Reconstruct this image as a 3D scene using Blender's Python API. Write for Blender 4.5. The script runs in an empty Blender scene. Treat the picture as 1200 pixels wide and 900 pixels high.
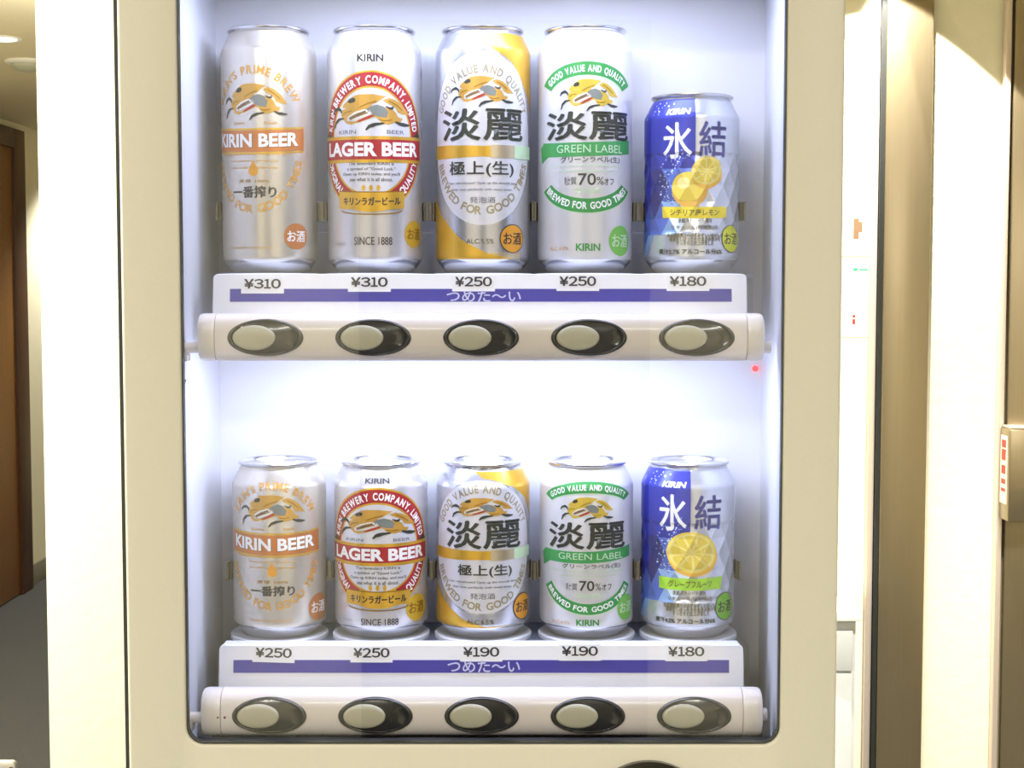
import bpy, bmesh, math, random
from math import sin, cos, pi, sqrt, asin, radians, atan2
from mathutils import Vector, Matrix
random.seed(7)
SC = bpy.context.scene
COL = SC.collection

# ------------------------------------------------------------------ camera
EYE = 1.45                     # eye height above the carpet
CAM_Y = -1.084                 # the can axes stand in the plane Y = 0
FPX = 1800.0
PITCH = math.atan(0.065)
cam_d = bpy.data.cameras.new('camera')
cam_d.sensor_width = 36; cam_d.lens = 54; cam_d.clip_start = 0.02; cam_d.clip_end = 60
cam = bpy.data.objects.new('camera', cam_d); COL.objects.link(cam)
cam.location = (0, CAM_Y, EYE); cam.rotation_euler = (pi/2 - PITCH, 0, 0)
SC.camera = cam
SC.view_settings.view_transform = 'Standard'; SC.view_settings.look = 'None'
SC.view_settings.gamma = 1; SC.view_settings.use_curve_mapping = False
SC.view_settings.exposure = 0.0
SC.cycles.transparent_max_bounces = 16
SC.cycles.caustics_reflective = False; SC.cycles.caustics_refractive = False

w = bpy.data.worlds.new('world'); SC.world = w; w.use_nodes = True
w.node_tree.nodes['Background'].inputs[0].default_value = (1.0, 0.95, 0.85, 1)
w.node_tree.nodes['Background'].inputs[1].default_value = 0.25

# lights --------------------------------------------------------------
def area(name, loc, sx, sy, power, color, rot=(0, 0, 0), parent=None):
    l = bpy.data.lights.new(name, 'AREA'); l.shape = 'RECTANGLE'; l.size = sx; l.size_y = sy
    l.energy = power; l.color = color
    o = bpy.data.objects.new(name, l); COL.objects.link(o); o.location = loc; o.rotation_euler = rot
    if parent: o.parent = parent
    return o
def spot(name, loc, half, power, color, blend=0.12, rot=(0, 0, 0), radius=0.01):
    l = bpy.data.lights.new(name, 'SPOT'); l.spot_size = 2*half; l.spot_blend = blend
    l.energy = power; l.color = color; l.shadow_soft_size = radius
    o = bpy.data.objects.new(name, l); COL.objects.link(o); o.location = loc; o.rotation_euler = rot
    return o
WARM = (1.0, 0.98, 0.89)
COOL = (0.66, 0.73, 1.0)
CEIL = 2.2
# the lamps of the room behind the camera (ceiling panels)
area('ceiling_lamp_light', (-0.9, -2.0, CEIL-0.03), 1.2, 0.3, 35, WARM)
area('ceiling_lamp_light', (0.9, -2.0, CEIL-0.03), 1.2, 0.3, 35, WARM)
# corridor lights: the ceiling downlight, then added ones that fill
spot('downlight_or_fill_light', (-1.57, 3.62, CEIL-0.05), radians(70), 60, WARM, 0.6, radius=0.05)
spot('downlight_or_fill_light', (-1.95, 6.7, CEIL-0.05), radians(60), 75, WARM, 0.6, radius=0.05)  # added spot near the left wall, there to brighten it
def point(name, loc, power, color, radius=0.08):
    l = bpy.data.lights.new(name, 'POINT'); l.energy = power; l.color = color; l.shadow_soft_size = radius
    o = bpy.data.objects.new(name, l); COL.objects.link(o); o.location = loc; return o
point('added_fill_light', (-1.0, 2.6, CEIL-0.3), 22, WARM)  # added fill, no lamp hangs here; lifts the corridor ceiling
point('added_fill_light', (-1.0, -0.02, CEIL-0.6), 50, WARM)  # also no real lamp: added to brighten the wall left of the machine
# before the back wall: an added wide fill and two downlights that graze it
spot('downlight_or_fill_light', (0.78, 0.55, CEIL-0.05), radians(58), 190, WARM, 0.8, radius=0.08)
spot('downlight_or_fill_light', (0.62, 1.6-0.21, CEIL-0.02), math.atan(0.8), 125, WARM, 0.06, radius=0.004)
spot('downlight_or_fill_light', (0.622, 1.6-0.050, CEIL-0.02), math.atan(0.20), 85, WARM, 0.06, radius=0.004)
LAMP_TOP, LAMP_SHELF = 1.05, 0.95

# ------------------------------------------------------------------ measuring
def P(u, v, Y):
    """place in the room of a photo point known to lie in the upright plane Y"""
    a = (u-600)/FPX; b = (450-v)/FPX
    d = Vector((a, cos(PITCH)+b*sin(PITCH), -sin(PITCH)+b*cos(PITCH)))
    t = (Y-CAM_Y)/d.y
    return Vector((0, CAM_Y, EYE)) + d*t
def PX(u, v, Y): return P(u, v, Y).x
def PZ(v, Y): return P(600, v, Y).z

# ------------------------------------------------------------------ materials
def lin(c):
    r = []
    for x in c:
        x /= 255.0
        r.append(x/12.92 if x <= 0.04045 else ((x+0.055)/1.055)**2.4)
    return (r[0], r[1], r[2], 1)
MATS = {}
def M(name, rgb, rough=0.5, metal=0.0, noise=0.0, nscale=60, bump=0.0, coat=0.0, spec=0.5):
    m = bpy.data.materials.new(name); m.use_nodes = True
    nt = m.node_tree; b = nt.nodes['Principled BSDF']
    c = lin(rgb)
    b.inputs['Base Color'].default_value = c
    b.inputs['Roughness'].default_value = rough; b.inputs['Metallic'].default_value = metal
    b.inputs['Specular IOR Level'].default_value = spec
    if coat: b.inputs['Coat Weight'].default_value = coat; b.inputs['Coat Roughness'].default_value = 0.08
    if noise or bump:
        tc = nt.nodes.new('ShaderNodeTexCoord'); n = nt.nodes.new('ShaderNodeTexNoise')
        n.inputs['Scale'].default_value = nscale; n.inputs['Detail'].default_value = 5
        nt.links.new(tc.outputs['Object'], n.inputs['Vector'])
        if noise:
            r = nt.nodes.new('ShaderNodeMix'); r.data_type = 'RGBA'
            r.inputs[6].default_value = tuple(x*(1-noise) for x in c[:3])+(1,)
            r.inputs[7].default_value = tuple(min(1, x*(1+noise)) for x in c[:3])+(1,)
            nt.links.new(n.outputs[0], r.inputs[0]); nt.links.new(r.outputs[2], b.inputs['Base Color'])
        if bump:
            bp = nt.nodes.new('ShaderNodeBump'); bp.inputs['Strength'].default_value = bump
            bp.inputs['Distance'].default_value = 0.004
            nt.links.new(n.outputs[0], bp.inputs['Height']); nt.links.new(bp.outputs[0], b.inputs['Normal'])
    MATS[name] = m
    return m
def emit(name, rgb, strength):
    m = bpy.data.materials.new(name); m.use_nodes = True; nt = m.node_tree; nt.nodes.clear()
    e = nt.nodes.new('ShaderNodeEmission'); o = nt.nodes.new('ShaderNodeOutputMaterial')
    e.inputs[0].default_value = lin(rgb); e.inputs[1].default_value = strength
    nt.links.new(e.outputs[0], o.inputs[0]); MATS[name] = m; return m
def glass(name, tint=(1, 1, 1, 1), rough=0.0, k=1.0):
    m = bpy.data.materials.new(name); m.use_nodes = True; nt = m.node_tree; nt.nodes.clear()
    t = nt.nodes.new('ShaderNodeBsdfTransparent'); g = nt.nodes.new('ShaderNodeBsdfGlossy')
    f = nt.nodes.new('ShaderNodeFresnel'); mx = nt.nodes.new('ShaderNodeMixShader')
    o = nt.nodes.new('ShaderNodeOutputMaterial'); mu = nt.nodes.new('ShaderNodeMath'); mu.operation = 'MULTIPLY'
    t.inputs[0].default_value = tint; g.inputs['Roughness'].default_value = rough; f.inputs[0].default_value = 1.5
    mu.inputs[1].default_value = k
    nt.links.new(f.outputs[0], mu.inputs[0]); nt.links.new(mu.outputs[0], mx.inputs[0])
    nt.links.new(t.outputs[0], mx.inputs[1]); nt.links.new(g.outputs[0], mx.inputs[2]); nt.links.new(mx.outputs[0], o.inputs[0])
    MATS[name] = m; return m
def wood(name, c1, c2):
    m = M(name, c1, 0.45); nt = m.node_tree; b = nt.nodes['Principled BSDF']
    tc = nt.nodes.new('ShaderNodeTexCoord'); mp = nt.nodes.new('ShaderNodeMapping'); n = nt.nodes.new('ShaderNodeTexNoise')
    mp.inputs['Scale'].default_value = (60, 60, 2.0); n.inputs['Scale'].default_value = 1.0; n.inputs['Detail'].default_value = 6
    r = nt.nodes.new('ShaderNodeMix'); r.data_type = 'RGBA'; r.inputs[6].default_value = lin(c1); r.inputs[7].default_value = lin(c2)
    nt.links.new(tc.outputs['Object'], mp.inputs[0]); nt.links.new(mp.outputs[0], n.inputs['Vector'])
    nt.links.new(n.outputs[0], r.inputs[0]); nt.links.new(r.outputs[2], b.inputs['Base Color'])
    return m
def brushed(name, c1, c2, rough=0.32, metal=0.55):
    m = M(name, c1, rough, metal); nt = m.node_tree; b = nt.nodes['Principled BSDF']
    tc = nt.nodes.new('ShaderNodeTexCoord'); mp = nt.nodes.new('ShaderNodeMapping'); n = nt.nodes.new('ShaderNodeTexNoise')
    mp.inputs['Scale'].default_value = (220, 220, 2); n.inputs['Scale'].default_value = 2.0; n.inputs['Detail'].default_value = 4
    r = nt.nodes.new('ShaderNodeMix'); r.data_type = 'RGBA'; r.inputs[6].default_value = lin(c1); r.inputs[7].default_value = lin(c2)
    nt.links.new(tc.outputs['Object'], mp.inputs[0]); nt.links.new(mp.outputs[0], n.inputs['Vector'])
    nt.links.new(n.outputs[0], r.inputs[0]); nt.links.new(r.outputs[2], b.inputs['Base Color'])
    return m
# room
M('wall_paint', (247, 240, 214), 0.75, noise=0.03, nscale=40, bump=0.25)
M('wallpaper', (250, 247, 224), 0.7, noise=0.03, nscale=90, bump=0.2)
M('ceiling_paint', (226, 214, 184), 0.85, noise=0.03, nscale=20)
M('carpet', (92, 93, 94), 0.95, noise=0.35, nscale=240, bump=0.6)
M('baseboard', (140, 136, 124), 0.6, noise=0.05)
wood('door_wood', (160, 112, 58), (132, 88, 42)); wood('dark_wood', (92, 58, 36), (74, 46, 30))
wood('dark_reflection_wood', (70, 52, 36), (52, 38, 27))
brushed('bronze', (164, 149, 120), (153, 138, 112), 0.3, 0.85)
brushed('pale_steel', (232, 216, 204), (224, 208, 196), 0.35)
M('dark_gap', (28, 30, 28), 0.6)
M('paper', (247, 240, 216), 0.75); M('counter_white', (238, 238, 236), 0.5, noise=0.02)
M('counter_grey', (196, 198, 200), 0.55, noise=0.03)
M('print_red', (205, 40, 36), 0.5); M('print_brown', (136, 106, 78), 0.6); M('print_green', (60, 190, 130), 0.6); M('print_grey', (150, 148, 140), 0.6)
emit('lamp_face', (255, 250, 235), 6.0)
M('lamp_trim', (235, 232, 222), 0.5); M('detector', (176, 176, 158), 0.5)
# machine
M('cream_enamel', (216, 212, 200), 0.38, noise=0.02, nscale=300, bump=0.04)
M('cabinet_dark', (52, 52, 50), 0.6); M('gasket', (58, 62, 62), 0.4)
M('liner_white', (226, 228, 236), 0.45); M('back_white', (236, 237, 242), 0.5)
M('liner_floor', (48, 52, 56), 0.6, spec=0.2); M('black_gloss', (20, 22, 20), 0.16, coat=0.4); M('catch_black', (16, 16, 18), 0.7, spec=0.2)
M('clip', (112, 104, 84), 0.35, noise=0.1, nscale=200)
M('bar_plastic', (252, 243, 239), 0.30, coat=0.3); M('bar_cap', (252, 244, 238), 0.30, coat=0.3)
M('housing', (52, 53, 53), 0.22, coat=0.5); M('button', (206, 202, 180), 0.38)
M('steel_pin', (196, 196, 192), 0.35, 0.4)
M('shelf_white', (248, 248, 252), 0.4); M('shelf_grey', (110, 116, 132), 0.5); M('seat_white', (234, 236, 244), 0.4)
M('stripe_blue', (66, 60, 158), 0.45); M('sticker', (248, 248, 252), 0.4); M('ink', (50, 50, 54), 0.5); M('stripe_text', (206, 208, 240), 0.5)
glass('pane_glass'); glass('clear_acrylic', k=0.25)
emit('red_led', (255, 60, 70), 3.0)
M('rust', (120, 78, 52), 0.8)
# cans
M('aluminium', (214, 214, 218), 0.22, 0.9)
M('coat_pearl', (214, 208, 198), 0.27, 0.55); M('coat_silver_white', (214, 212, 215), 0.27, 0.5)
M('coat_silver', (205, 206, 214), 0.26, 0.75); M('coat_white', (218, 218, 222), 0.28, 0.25); M('coat_ice', (208, 212, 222), 0.25, 0.6)
M('gold', (222, 176, 66), 0.28, 0.5); M('beast_gold', (206, 160, 76), 0.32, 0.35); M('beast_yellow', (212, 182, 70), 0.34, 0.25); M('mark_gold', (208, 174, 56), 0.32, 0.3); M('beige_silver', (206, 190, 158), 0.28, 0.6); M('ink_grey', (96, 94, 92), 0.4); M('gold_soft', (214, 162, 84), 0.32, 0.3); M('gold_dark', (150, 112, 40), 0.32, 0.4)
M('orange_gold', (206, 128, 72), 0.3, 0.4); M('amber', (232, 164, 56), 0.3, 0.3)
M('red', (174, 48, 54), 0.32, 0.15); M('dark', (52, 56, 48), 0.4); M('black', (54, 52, 52), 0.4)
M('white', (244, 244, 244), 0.4); M('grey', (118, 118, 120), 0.4); M('scale_grey', (128, 134, 132), 0.35, 0.3); M('pale', (226, 222, 214), 0.35, 0.2)
M('green', (62, 150, 76), 0.35, 0.1); M('green_pale', (196, 222, 190), 0.4); M('green_sticker', (118, 186, 82), 0.4); M('green_band', (70, 158, 88), 0.35, 0.1)
M('oval_white', (218, 218, 226), 0.3, 0.3); M('letter_gold_grey', (164, 154, 124), 0.32, 0.4); M('kanji', (58, 62, 54), 0.38)
M('blue', (44, 56, 176), 0.28, 0.35); M('blue_deep', (34, 40, 128), 0.28, 0.35); M('blue_mid', (84, 112, 204), 0.28, 0.35); M('blue_light', (148, 184, 232), 0.3, 0.3); M('ice', (206, 226, 244), 0.3, 0.3); M('blue_ink', (58, 62, 142), 0.35)
M('lemon', (232, 204, 72), 0.4); M('lemon_deep', (226, 172, 60), 0.4); M('lemon_pale', (248, 232, 150), 0.4); M('grapefruit', (222, 196, 66), 0.4); M('pith', (234, 216, 124), 0.4); M('leaf', (70, 130, 60), 0.4)
M('band_yellow', (236, 214, 40), 0.4); M('band_lime', (160, 214, 44), 0.4); M('olive', (96, 88, 40), 0.4); M('yellow_green', (206, 214, 44), 0.4); M('lime', (110, 178, 44), 0.4)

# ------------------------------------------------------------------ mesh helpers
def obj(name, bm, mats, parent=None, smooth=True, angle=35):
    me = bpy.data.meshes.new(name)
    bmesh.ops.recalc_face_normals(bm, faces=bm.faces)
    bm.to_mesh(me); bm.free()
    if not isinstance(mats, (list, tuple)): mats = [mats]
    for m in mats: me.materials.append(MATS[m] if isinstance(m, str) else m)
    if smooth:
        me.polygons.foreach_set('use_smooth', [True]*len(me.polygons))
        me.set_sharp_from_angle(angle=radians(angle))
    o = bpy.data.objects.new(name, me); COL.objects.link(o)
    if parent: o.parent = parent
    return o
class BM:
    """thin wrapper: a bmesh with shape adders"""
    def __init__(s): s.b = bmesh.new()
    def box(s, x0, x1, y0, y1, z0, z1, bev=0.0, seg=2, mi=0):
        t = bmesh.new(); bmesh.ops.create_cube(t, size=1)
        for v in t.verts:
            v.co = Vector(((x0+x1)/2+v.co.x*(x1-x0), (y0+y1)/2+v.co.y*(y1-y0), (z0+z1)/2+v.co.z*(z1-z0)))
        if bev: bmesh.ops.bevel(t, geom=list(t.edges), offset=bev, segments=seg, profile=0.5, affect='EDGES')
        s.join(t, mi); return s
    def join(s, t, mi=0):
        mp = {}
        for v in t.verts: mp[v] = s.b.verts.new(v.co)
        for f in t.faces:
            try:
                g = s.b.faces.new([mp[v] for v in f.verts]); g.material_index = mi or f.material_index
            except ValueError: pass
        t.free()
    def lathe(s, prof, n=96, c=(0, 0, 0), axis='z', mi=None, cap=True):
        rings = []
        for (r, z) in prof:
            ring = []
            for i in range(n):
                a = 2*pi*i/n
                if axis == 'z': p = (c[0]+r*cos(a), c[1]+r*sin(a), c[2]+z)
                elif axis == 'x': p = (c[0]+z, c[1]+r*cos(a), c[2]+r*sin(a))
                else: p = (c[0]+r*cos(a), c[1]+z, c[2]+r*sin(a))
                ring.append(s.b.verts.new(p))
            rings.append(ring)
        for k in range(len(rings)-1):
            for i in range(n):
                j = (i+1) % n
                f = s.b.faces.new((rings[k][i], rings[k][j], rings[k+1][j], rings[k+1][i]))
                if mi: f.material_index = mi[k]
        if cap:
            for k in (0, -1):
                f = s.b.faces.new(rings[k])
                if mi: f.material_index = mi[k]
        return s
    def loft(s, rings, cap=True):
        rr = [[s.b.verts.new(p) for p in r] for r in rings]; n = len(rr[0])
        for k in range(len(rr)-1):
            for i in range(n):
                j = (i+1) % n; s.b.faces.new((rr[k][i], rr[k][j], rr[k+1][j], rr[k+1][i]))
        if cap: s.b.faces.new(rr[0]); s.b.faces.new(rr[-1])
        return s
    def slab(s, loops, y0, y1, bev=0.0):
        """outline(s) in XZ given thickness along Y; the first loop is the rim, others are holes"""
        t = bmesh.new(); edges = []
        for lp in loops:
            vs = [t.verts.new((p[0], y0, p[1])) for p in lp]
            for i in range(len(vs)): edges.append(t.edges.new((vs[i], vs[(i+1) % len(vs)])))
        bmesh.ops.triangle_fill(t, use_beauty=True, use_dissolve=False, edges=edges)
        r = bmesh.ops.extrude_face_region(t, geom=list(t.faces))
        for v in [g for g in r['geom'] if isinstance(g, bmesh.types.BMVert)]: v.co.y = y1
        bmesh.ops.recalc_face_normals(t, faces=t.faces)
        if bev:
            es = [e for e in t.edges if len(e.link_faces) == 2 and e.calc_face_angle(0) > 1.0 and abs(e.verts[0].co.y-y0) < 1e-6 and abs(e.verts[1].co.y-y0) < 1e-6]
            bmesh.ops.bevel(t, geom=es, offset=bev, segments=3, profile=0.5, affect='EDGES')
        s.join(t); return s
    def tube(s, pts, r, n=10, closed=False):
        pts = [Vector(p) for p in pts]; N = len(pts); rings = []
        for i, p in enumerate(pts):
            a = pts[(i-1) % N] if (closed or i > 0) else p
            b = pts[(i+1) % N] if (closed or i < N-1) else p
            d = (b-a).normalized(); u = d.orthogonal().normalized() if abs(d.y) > .9 else d.cross(Vector((0, 1, 0))).normalized()
            q = d.cross(u)
            rings.append([p+(u*cos(2*pi*k/n)+q*sin(2*pi*k/n))*r for k in range(n)])
        if closed: rings.append(rings[0])
        return s.loft(rings, cap=not closed)
def rrect(x0, x1, z0, z1, r, n=8):
    out = []
    for cx, cz, a0 in ((x1-r, z1-r, 0), (x0+r, z1-r, pi/2), (x0+r, z0+r, pi), (x1-r, z0+r, 3*pi/2)):
        for i in range(n+1):
            a = a0+pi/2*i/n; out.append((cx+r*cos(a), cz+r*sin(a)))
    return out
def thing(name, label, cat, loc=(0, 0, 0), group=None):
    o = bpy.data.objects.new(name, None); COL.objects.link(o); o.empty_display_size = 0.05
    o.location = loc; o['label'] = label; o['category'] = cat
    if group: o['group'] = group
    return o
def tag(o, label, cat, group=None):
    o['label'] = label; o['category'] = cat
    if group: o['group'] = group
    return o
def struct(o): o['kind'] = 'structure'; return o

# text ---------------------------------------------------------------
_TC = {}
def glyphs(text, bold=0.02):
    """flat mesh of a line of text: list of (x, y) and faces, em size 1"""
    k = (text, bold)
    if k in _TC: return _TC[k]
    c = bpy.data.curves.new('lettering', 'FONT'); c.body = text; c.size = 1; c.resolution_u = 3; c.offset = bold
    o = bpy.data.objects.new('lettering', c); COL.objects.link(o)
    bpy.context.view_layer.update()
    me = bpy.data.meshes.new_from_object(o.evaluated_get(bpy.context.evaluated_depsgraph_get()))
    vs = [(v.co.x, v.co.y) for v in me.vertices]; fs = [tuple(p.vertices) for p in me.polygons]
    bpy.data.objects.remove(o); bpy.data.curves.remove(c); bpy.data.meshes.remove(me)
    _TC[k] = (vs, fs); return _TC[k]
def bbox(vs):
    xs = [v[0] for v in vs]; ys = [v[1] for v in vs]
    return min(xs), max(xs), min(ys), max(ys)

# ------------------------------------------------------------------ THE SETTING
FL = 0.0
# floor, ceiling
b = BM().box(-2.42, 2.6, -3.3, 8.6, -0.05, 0); struct(obj('floor', b.b, 'carpet', smooth=False))
b = BM().box(-2.42, 2.6, -3.3, 8.6, CEIL, CEIL+0.05); struct(obj('ceiling', b.b, 'ceiling_paint', smooth=False))
WY = 0.55
XL = PX(50, 450, WY)
b = BM().box(XL, 0.12, WY, 1.6, 0, CEIL); struct(obj('wall_left', b.b, 'wallpaper', smooth=False))
b = BM().box(0.12, 2.5, 1.6, 1.7, 0, CEIL); struct(obj('wall_back', b.b, 'wall_paint', smooth=False))
b = BM().box(-2.42, -2.32, -3.2, 8.5, 0, CEIL); struct(obj('wall_corridor', b.b, 'wall_paint', smooth=False))
b = BM().box(2.5, 2.6, -3.2, 1.7, 0, CEIL); struct(obj('wall_right', b.b, 'wall_paint', smooth=False))
b = BM().box(-2.42, 2.6, -3.3, -3.2, 0, CEIL); struct(obj('wall_rear', b.b, 'wall_paint', smooth=False))
b = BM().box(-2.32, 0.12, 8.5, 8.6, 0, CEIL); struct(obj('wall_far', b.b, 'wall_paint', smooth=False))
b = BM().box(XL, 0.12, 1.6, 8.5, 0, CEIL); struct(obj('wall_inner', b.b, 'wall_paint', smooth=False))
# corridor door on the left wall, with its dark frame
D0, D1 = CAM_Y+7.263, CAM_Y+7.11
dr = bpy.data.objects.new('door_1', None); COL.objects.link(dr); dr.location = (-2.32, 5.5, 0); struct(dr)
def local(o, parent):
    o.parent = parent; o.matrix_parent_inverse = Matrix.Translation(-parent.location); return o
DT = 2.165
b = BM().box(-2.325, -2.30, 5.0, D1, 0.005, DT-0.09, 0.002); local(obj('door_leaf', b.b, 'door_wood'), dr)
b = BM().box(-2.33, -2.285, D1, D0, 0, DT, 0.004).box(-2.33, -2.285, 4.9, D1, DT-0.09, DT, 0.004).box(-2.33, -2.285, 4.85, 5.0, 0, DT, 0.004)
local(obj('door_frame', b.b, 'dark_wood'), dr)
b = BM().lathe([(0.011, 0), (0.011, 0.05), (0.026, 0.055), (0.028, 0.075), (0.02, 0.085)], 20, (-2.30, 5.12, 1.0), 'x'); local(obj('door_knob', b.b, 'steel_pin'), dr)
b = BM().box(-2.32, -2.306, D0, 8.5, 0, 0.10, 0.003); struct(obj('baseboard_corridor', b.b, 'baseboard'))
# added dark door, standing in for the dark figure reflected in the glass
rd = bpy.data.objects.new('added_dark_door', None); COL.objects.link(rd); rd.location = (-0.02, -3.2, 0); struct(rd)
b = BM().box(-0.32, 0.28, -3.2, -3.165, 0.005, 2.05, 0.003); local(obj('door_leaf', b.b, 'dark_reflection_wood'), rd)
b = BM().box(-0.40, -0.32, -3.2, -3.15, 0, 2.13, 0.004).box(0.28, 0.36, -3.2, -3.15, 0, 2.13, 0.004).box(-0.32, 0.28, -3.2, -3.15, 2.05, 2.13, 0.004)
local(obj('door_frame', b.b, 'dark_reflection_wood'), rd)

# ------------------------------------------------------------------ VENDING MACHINE
YF = -0.12                                    # front face of the door
mx0, mx1 = PX(143.5, 450, YF), PX(985.5, 450, YF)
ox0, ox1 = PX(212.5, 430, YF), PX(918.5, 430, YF)
oz0, oz1 = PZ(872.5, YF), PZ(-75, YF)
vm = thing('vending_machine', 'cream drink vending machine with a lit glass display of beer cans', 'vending machine', ((mx0+mx1)/2, 0.15, 0))
def V(name, bmw, mats, **k): return local(obj(name, bmw.b, mats, **k), vm)
b = BM().slab([rrect(mx0, mx1, 0.12, 1.83, 0.006), rrect(ox0, ox1, oz0, oz1, 0.011)], YF, YF+0.006, 0.0022)
V('door_frame', b, 'cream_enamel', angle=50)
b = BM()
# the cabinet is hollow where the display sits: panels
b.box(mx0-0.0035, mx0+0.012, YF+0.0066, 0.46, 0.06, 1.85).box(mx1-0.020, mx1-0.010, YF+0.0066, 0.46, 0.06, 1.85)
b.box(mx0+0.012, mx1-0.02, 0.445, 0.46, 0.06, 1.85).box(mx0+0.012, mx1-0.02, YF+0.0066, 0.445, 1.835, 1.85).box(mx0+0.012, mx1-0.02, YF+0.0066, 0.445, 0.06, 0.075)
V('cabinet', b, 'cabinet_dark', smooth=False)
for x in (mx0+0.05, mx1-0.06):
    for y in (-0.02, 0.40): V('levelling_foot', BM().lathe([(0.022, 0.0), (0.022, 0.02), (0.012, 0.022), (0.012, 0.062)], 20, (x, y, 0)), 'steel_pin')
# liner: side walls that splay a little towards the back, floor, top
YB = 0.045
bx0, bx1 = PX(257.5, 430, YB), PX(892.5, 430, YB)
lz0 = PZ(842, YB); lz1 = oz1+0.01; t = 0.004
def quadbox(bmw, pts4, n):
    n = Vector(n); a = [bmw.b.verts.new(Vector(p)) for p in pts4]; c = [bmw.b.verts.new(Vector(p)+n) for p in pts4]
    bmw.b.faces.new(a); bmw.b.faces.new(c)
    for i in range(4): j = (i+1) % 4; bmw.b.faces.new((a[i], a[j], c[j], c[i]))
yl = YF+0.0096
b = BM()
quadbox(b, [(ox0-0.007, yl, lz0), (bx0, YB, lz0), (bx0, YB, lz1), (ox0-0.007, yl, lz1)], (-t, 0, 0))
quadbox(b, [(ox1+0.001, yl, lz0), (bx1, YB, lz0), (bx1, YB, lz1), (ox1+0.001, yl, lz1)], (t, 0, 0))
quadbox(b, [(ox0-0.011, yl, lz1), (ox1+0.005, yl, lz1), (bx1+0.004, YB, lz1), (bx0-0.004, YB, lz1)], (0, 0, t))
V('interior_liner', b, 'liner_white', smooth=False)
b = BM().box(bx0-0.004, bx1+0.004, YB, YB+0.004, lz0-0.004, lz1+0.004); V('back_panel', b, 'back_white', smooth=False)
b = BM(); quadbox(b, [(ox0-0.009, yl+0.018, lz0), (ox1+0.005, yl+0.018, lz0), (bx1+0.004, YB, lz0), (bx0-0.004, YB, lz0)], (0, 0, -t)); V('interior_floor', b, 'liner_floor', smooth=False)
b = BM().slab([rrect(ox0+0.0001, ox1-0.0001, oz0+0.0001, oz1-.0001, 0.0109), rrect(ox0+0.0009, ox1-0.0009, oz0+0.0009, oz1-.001, 0.0105)], YF+0.0012, YF+0.0062); V('gasket', b, 'gasket', smooth=False)
b = BM(); quadbox(b, [(ox0-0.006, YF+0.0097, oz0-0.0012), (ox1+0.0009, YF+0.0097, oz0-0.0012), (ox1+0.0009, YF+0.0255, oz0-0.003), (ox0-0.006, YF+0.0255, oz0-0.003)], (0, 0, -0.002)); V('window_sill', b, 'liner_floor', smooth=False)
b = BM().slab([rrect(ox0-0.003, ox1+0.003, oz0-0.003, oz1-0.001, 0.0125)], YF+0.0064, YF+0.0092); V('glass_pane', b, 'pane_glass', smooth=False)
# black round control cover below the window
kc = P(760, 967, YF)
b = BM(); b.lathe([(0.0425, 0.001), (0.0425, -0.004), (0.041, -0.006), (0.037, -0.0075), (0.036, -0.006), (0.030, -0.009), (0.018, -0.012), (0.006, -0.0132), (0.0005, -0.0134)], 72, (kc.x, YF, kc.z), 'y')
V('control_cover', b, 'black_gloss')
# red indicator lamp on the back panel and the black catch on the left wall
q = P(886.5, 432, YB)
b = BM().lathe([(0.0022, 0.0), (0.0022, -0.001), (0.0016, -0.0022), (0.0003, -0.0028)], 20, (q.x-0.001, YB, q.z), 'y'); V('indicator_lamp', b, 'red_led')
q = P(215, 452, -0.085)
b = BM().loft([[(ox0-0.0073, -0.095, q.z+0.004), (ox0-0.0073, -0.095, q.z-0.006), (ox0-0.0075, -0.085, q.z-0.006), (ox0-0.0075, -0.085, q.z+0.004)],
               [(q.x+0.002, -0.095, q.z+0.004), (q.x+0.001, -0.095, q.z+0.001), (q.x+0.001, -0.085, q.z+0.001), (q.x+0.002, -0.085, q.z+0.004)]])
V('door_catch', b, 'catch_black', smooth=False)
# lamp above the window
area('display_lamp_light', ((ox0+ox1)/2, -0.066, lz1-0.012), 0.30, 0.06, LAMP_TOP, COOL)

# ------------------------------------------------------------------ SHELVES
UP_BASE = PZ(319.5, -0.026); LO_BASE = PZ(748, -0.026)
YS = -0.048
LEAN = 0.13
def flat_text(text, cx, cz, wd, ht, y, bold=0.02, th=0.0003):
    vs, fs = glyphs(text, bold); x0, x1, y0, y1 = bbox(vs); bm = bmesh.new()
    L = [bm.verts.new((cx+((x-x0)/(x1-x0)-.5)*wd, y, cz+((z-y0)/(y1-y0)-.5)*ht)) for x, z in vs]
    for f in fs:
        try: bm.faces.new([L[i] for i in f])
        except ValueError: pass
    r = bmesh.ops.extrude_face_region(bm, geom=list(bm.faces))
    for v in [g for g in r['geom'] if isinstance(g, bmesh.types.BMVert)]: v.co.y = y-th
    o = BM(); o.b.free(); o.b = bm; return o
WIDE = {'¥': '¥', **{str(d): chr(0xFF10+d) for d in range(10)}}      # full-width figures
def price_text(t, wd, ht, y, th=0.0003):
    """price in wide heavy figures, centred on the origin"""
    o = BM(); n = len(t); gap = .10*wd/n; total = []
    ws = [.72 if ch == '1' else 1.0 for ch in t]; k = (wd-gap*(n-1))/sum(ws); x = -wd/2; bold = wd*.012
    for ch, w_ in zip(t, ws):
        vs, fs = glyphs(WIDE[ch], 0.0); x0, x1, y0, y1 = bbox(vs)
        for q, (dx, dz) in enumerate(((0, 0), (bold, 0), (-bold, 0), (0, bold*.7), (0, -bold*.7))):
            L = [o.b.verts.new((x+dx+(a-x0)/(x1-x0)*w_*k, y-th-.00001*q, dz+((c-y0)/(y1-y0)-.5)*ht)) for a, c in vs]
            for f in fs:
                try: o.b.faces.new([L[i] for i in f])
                except ValueError: pass
        x += w_*k+gap
    return o
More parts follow.
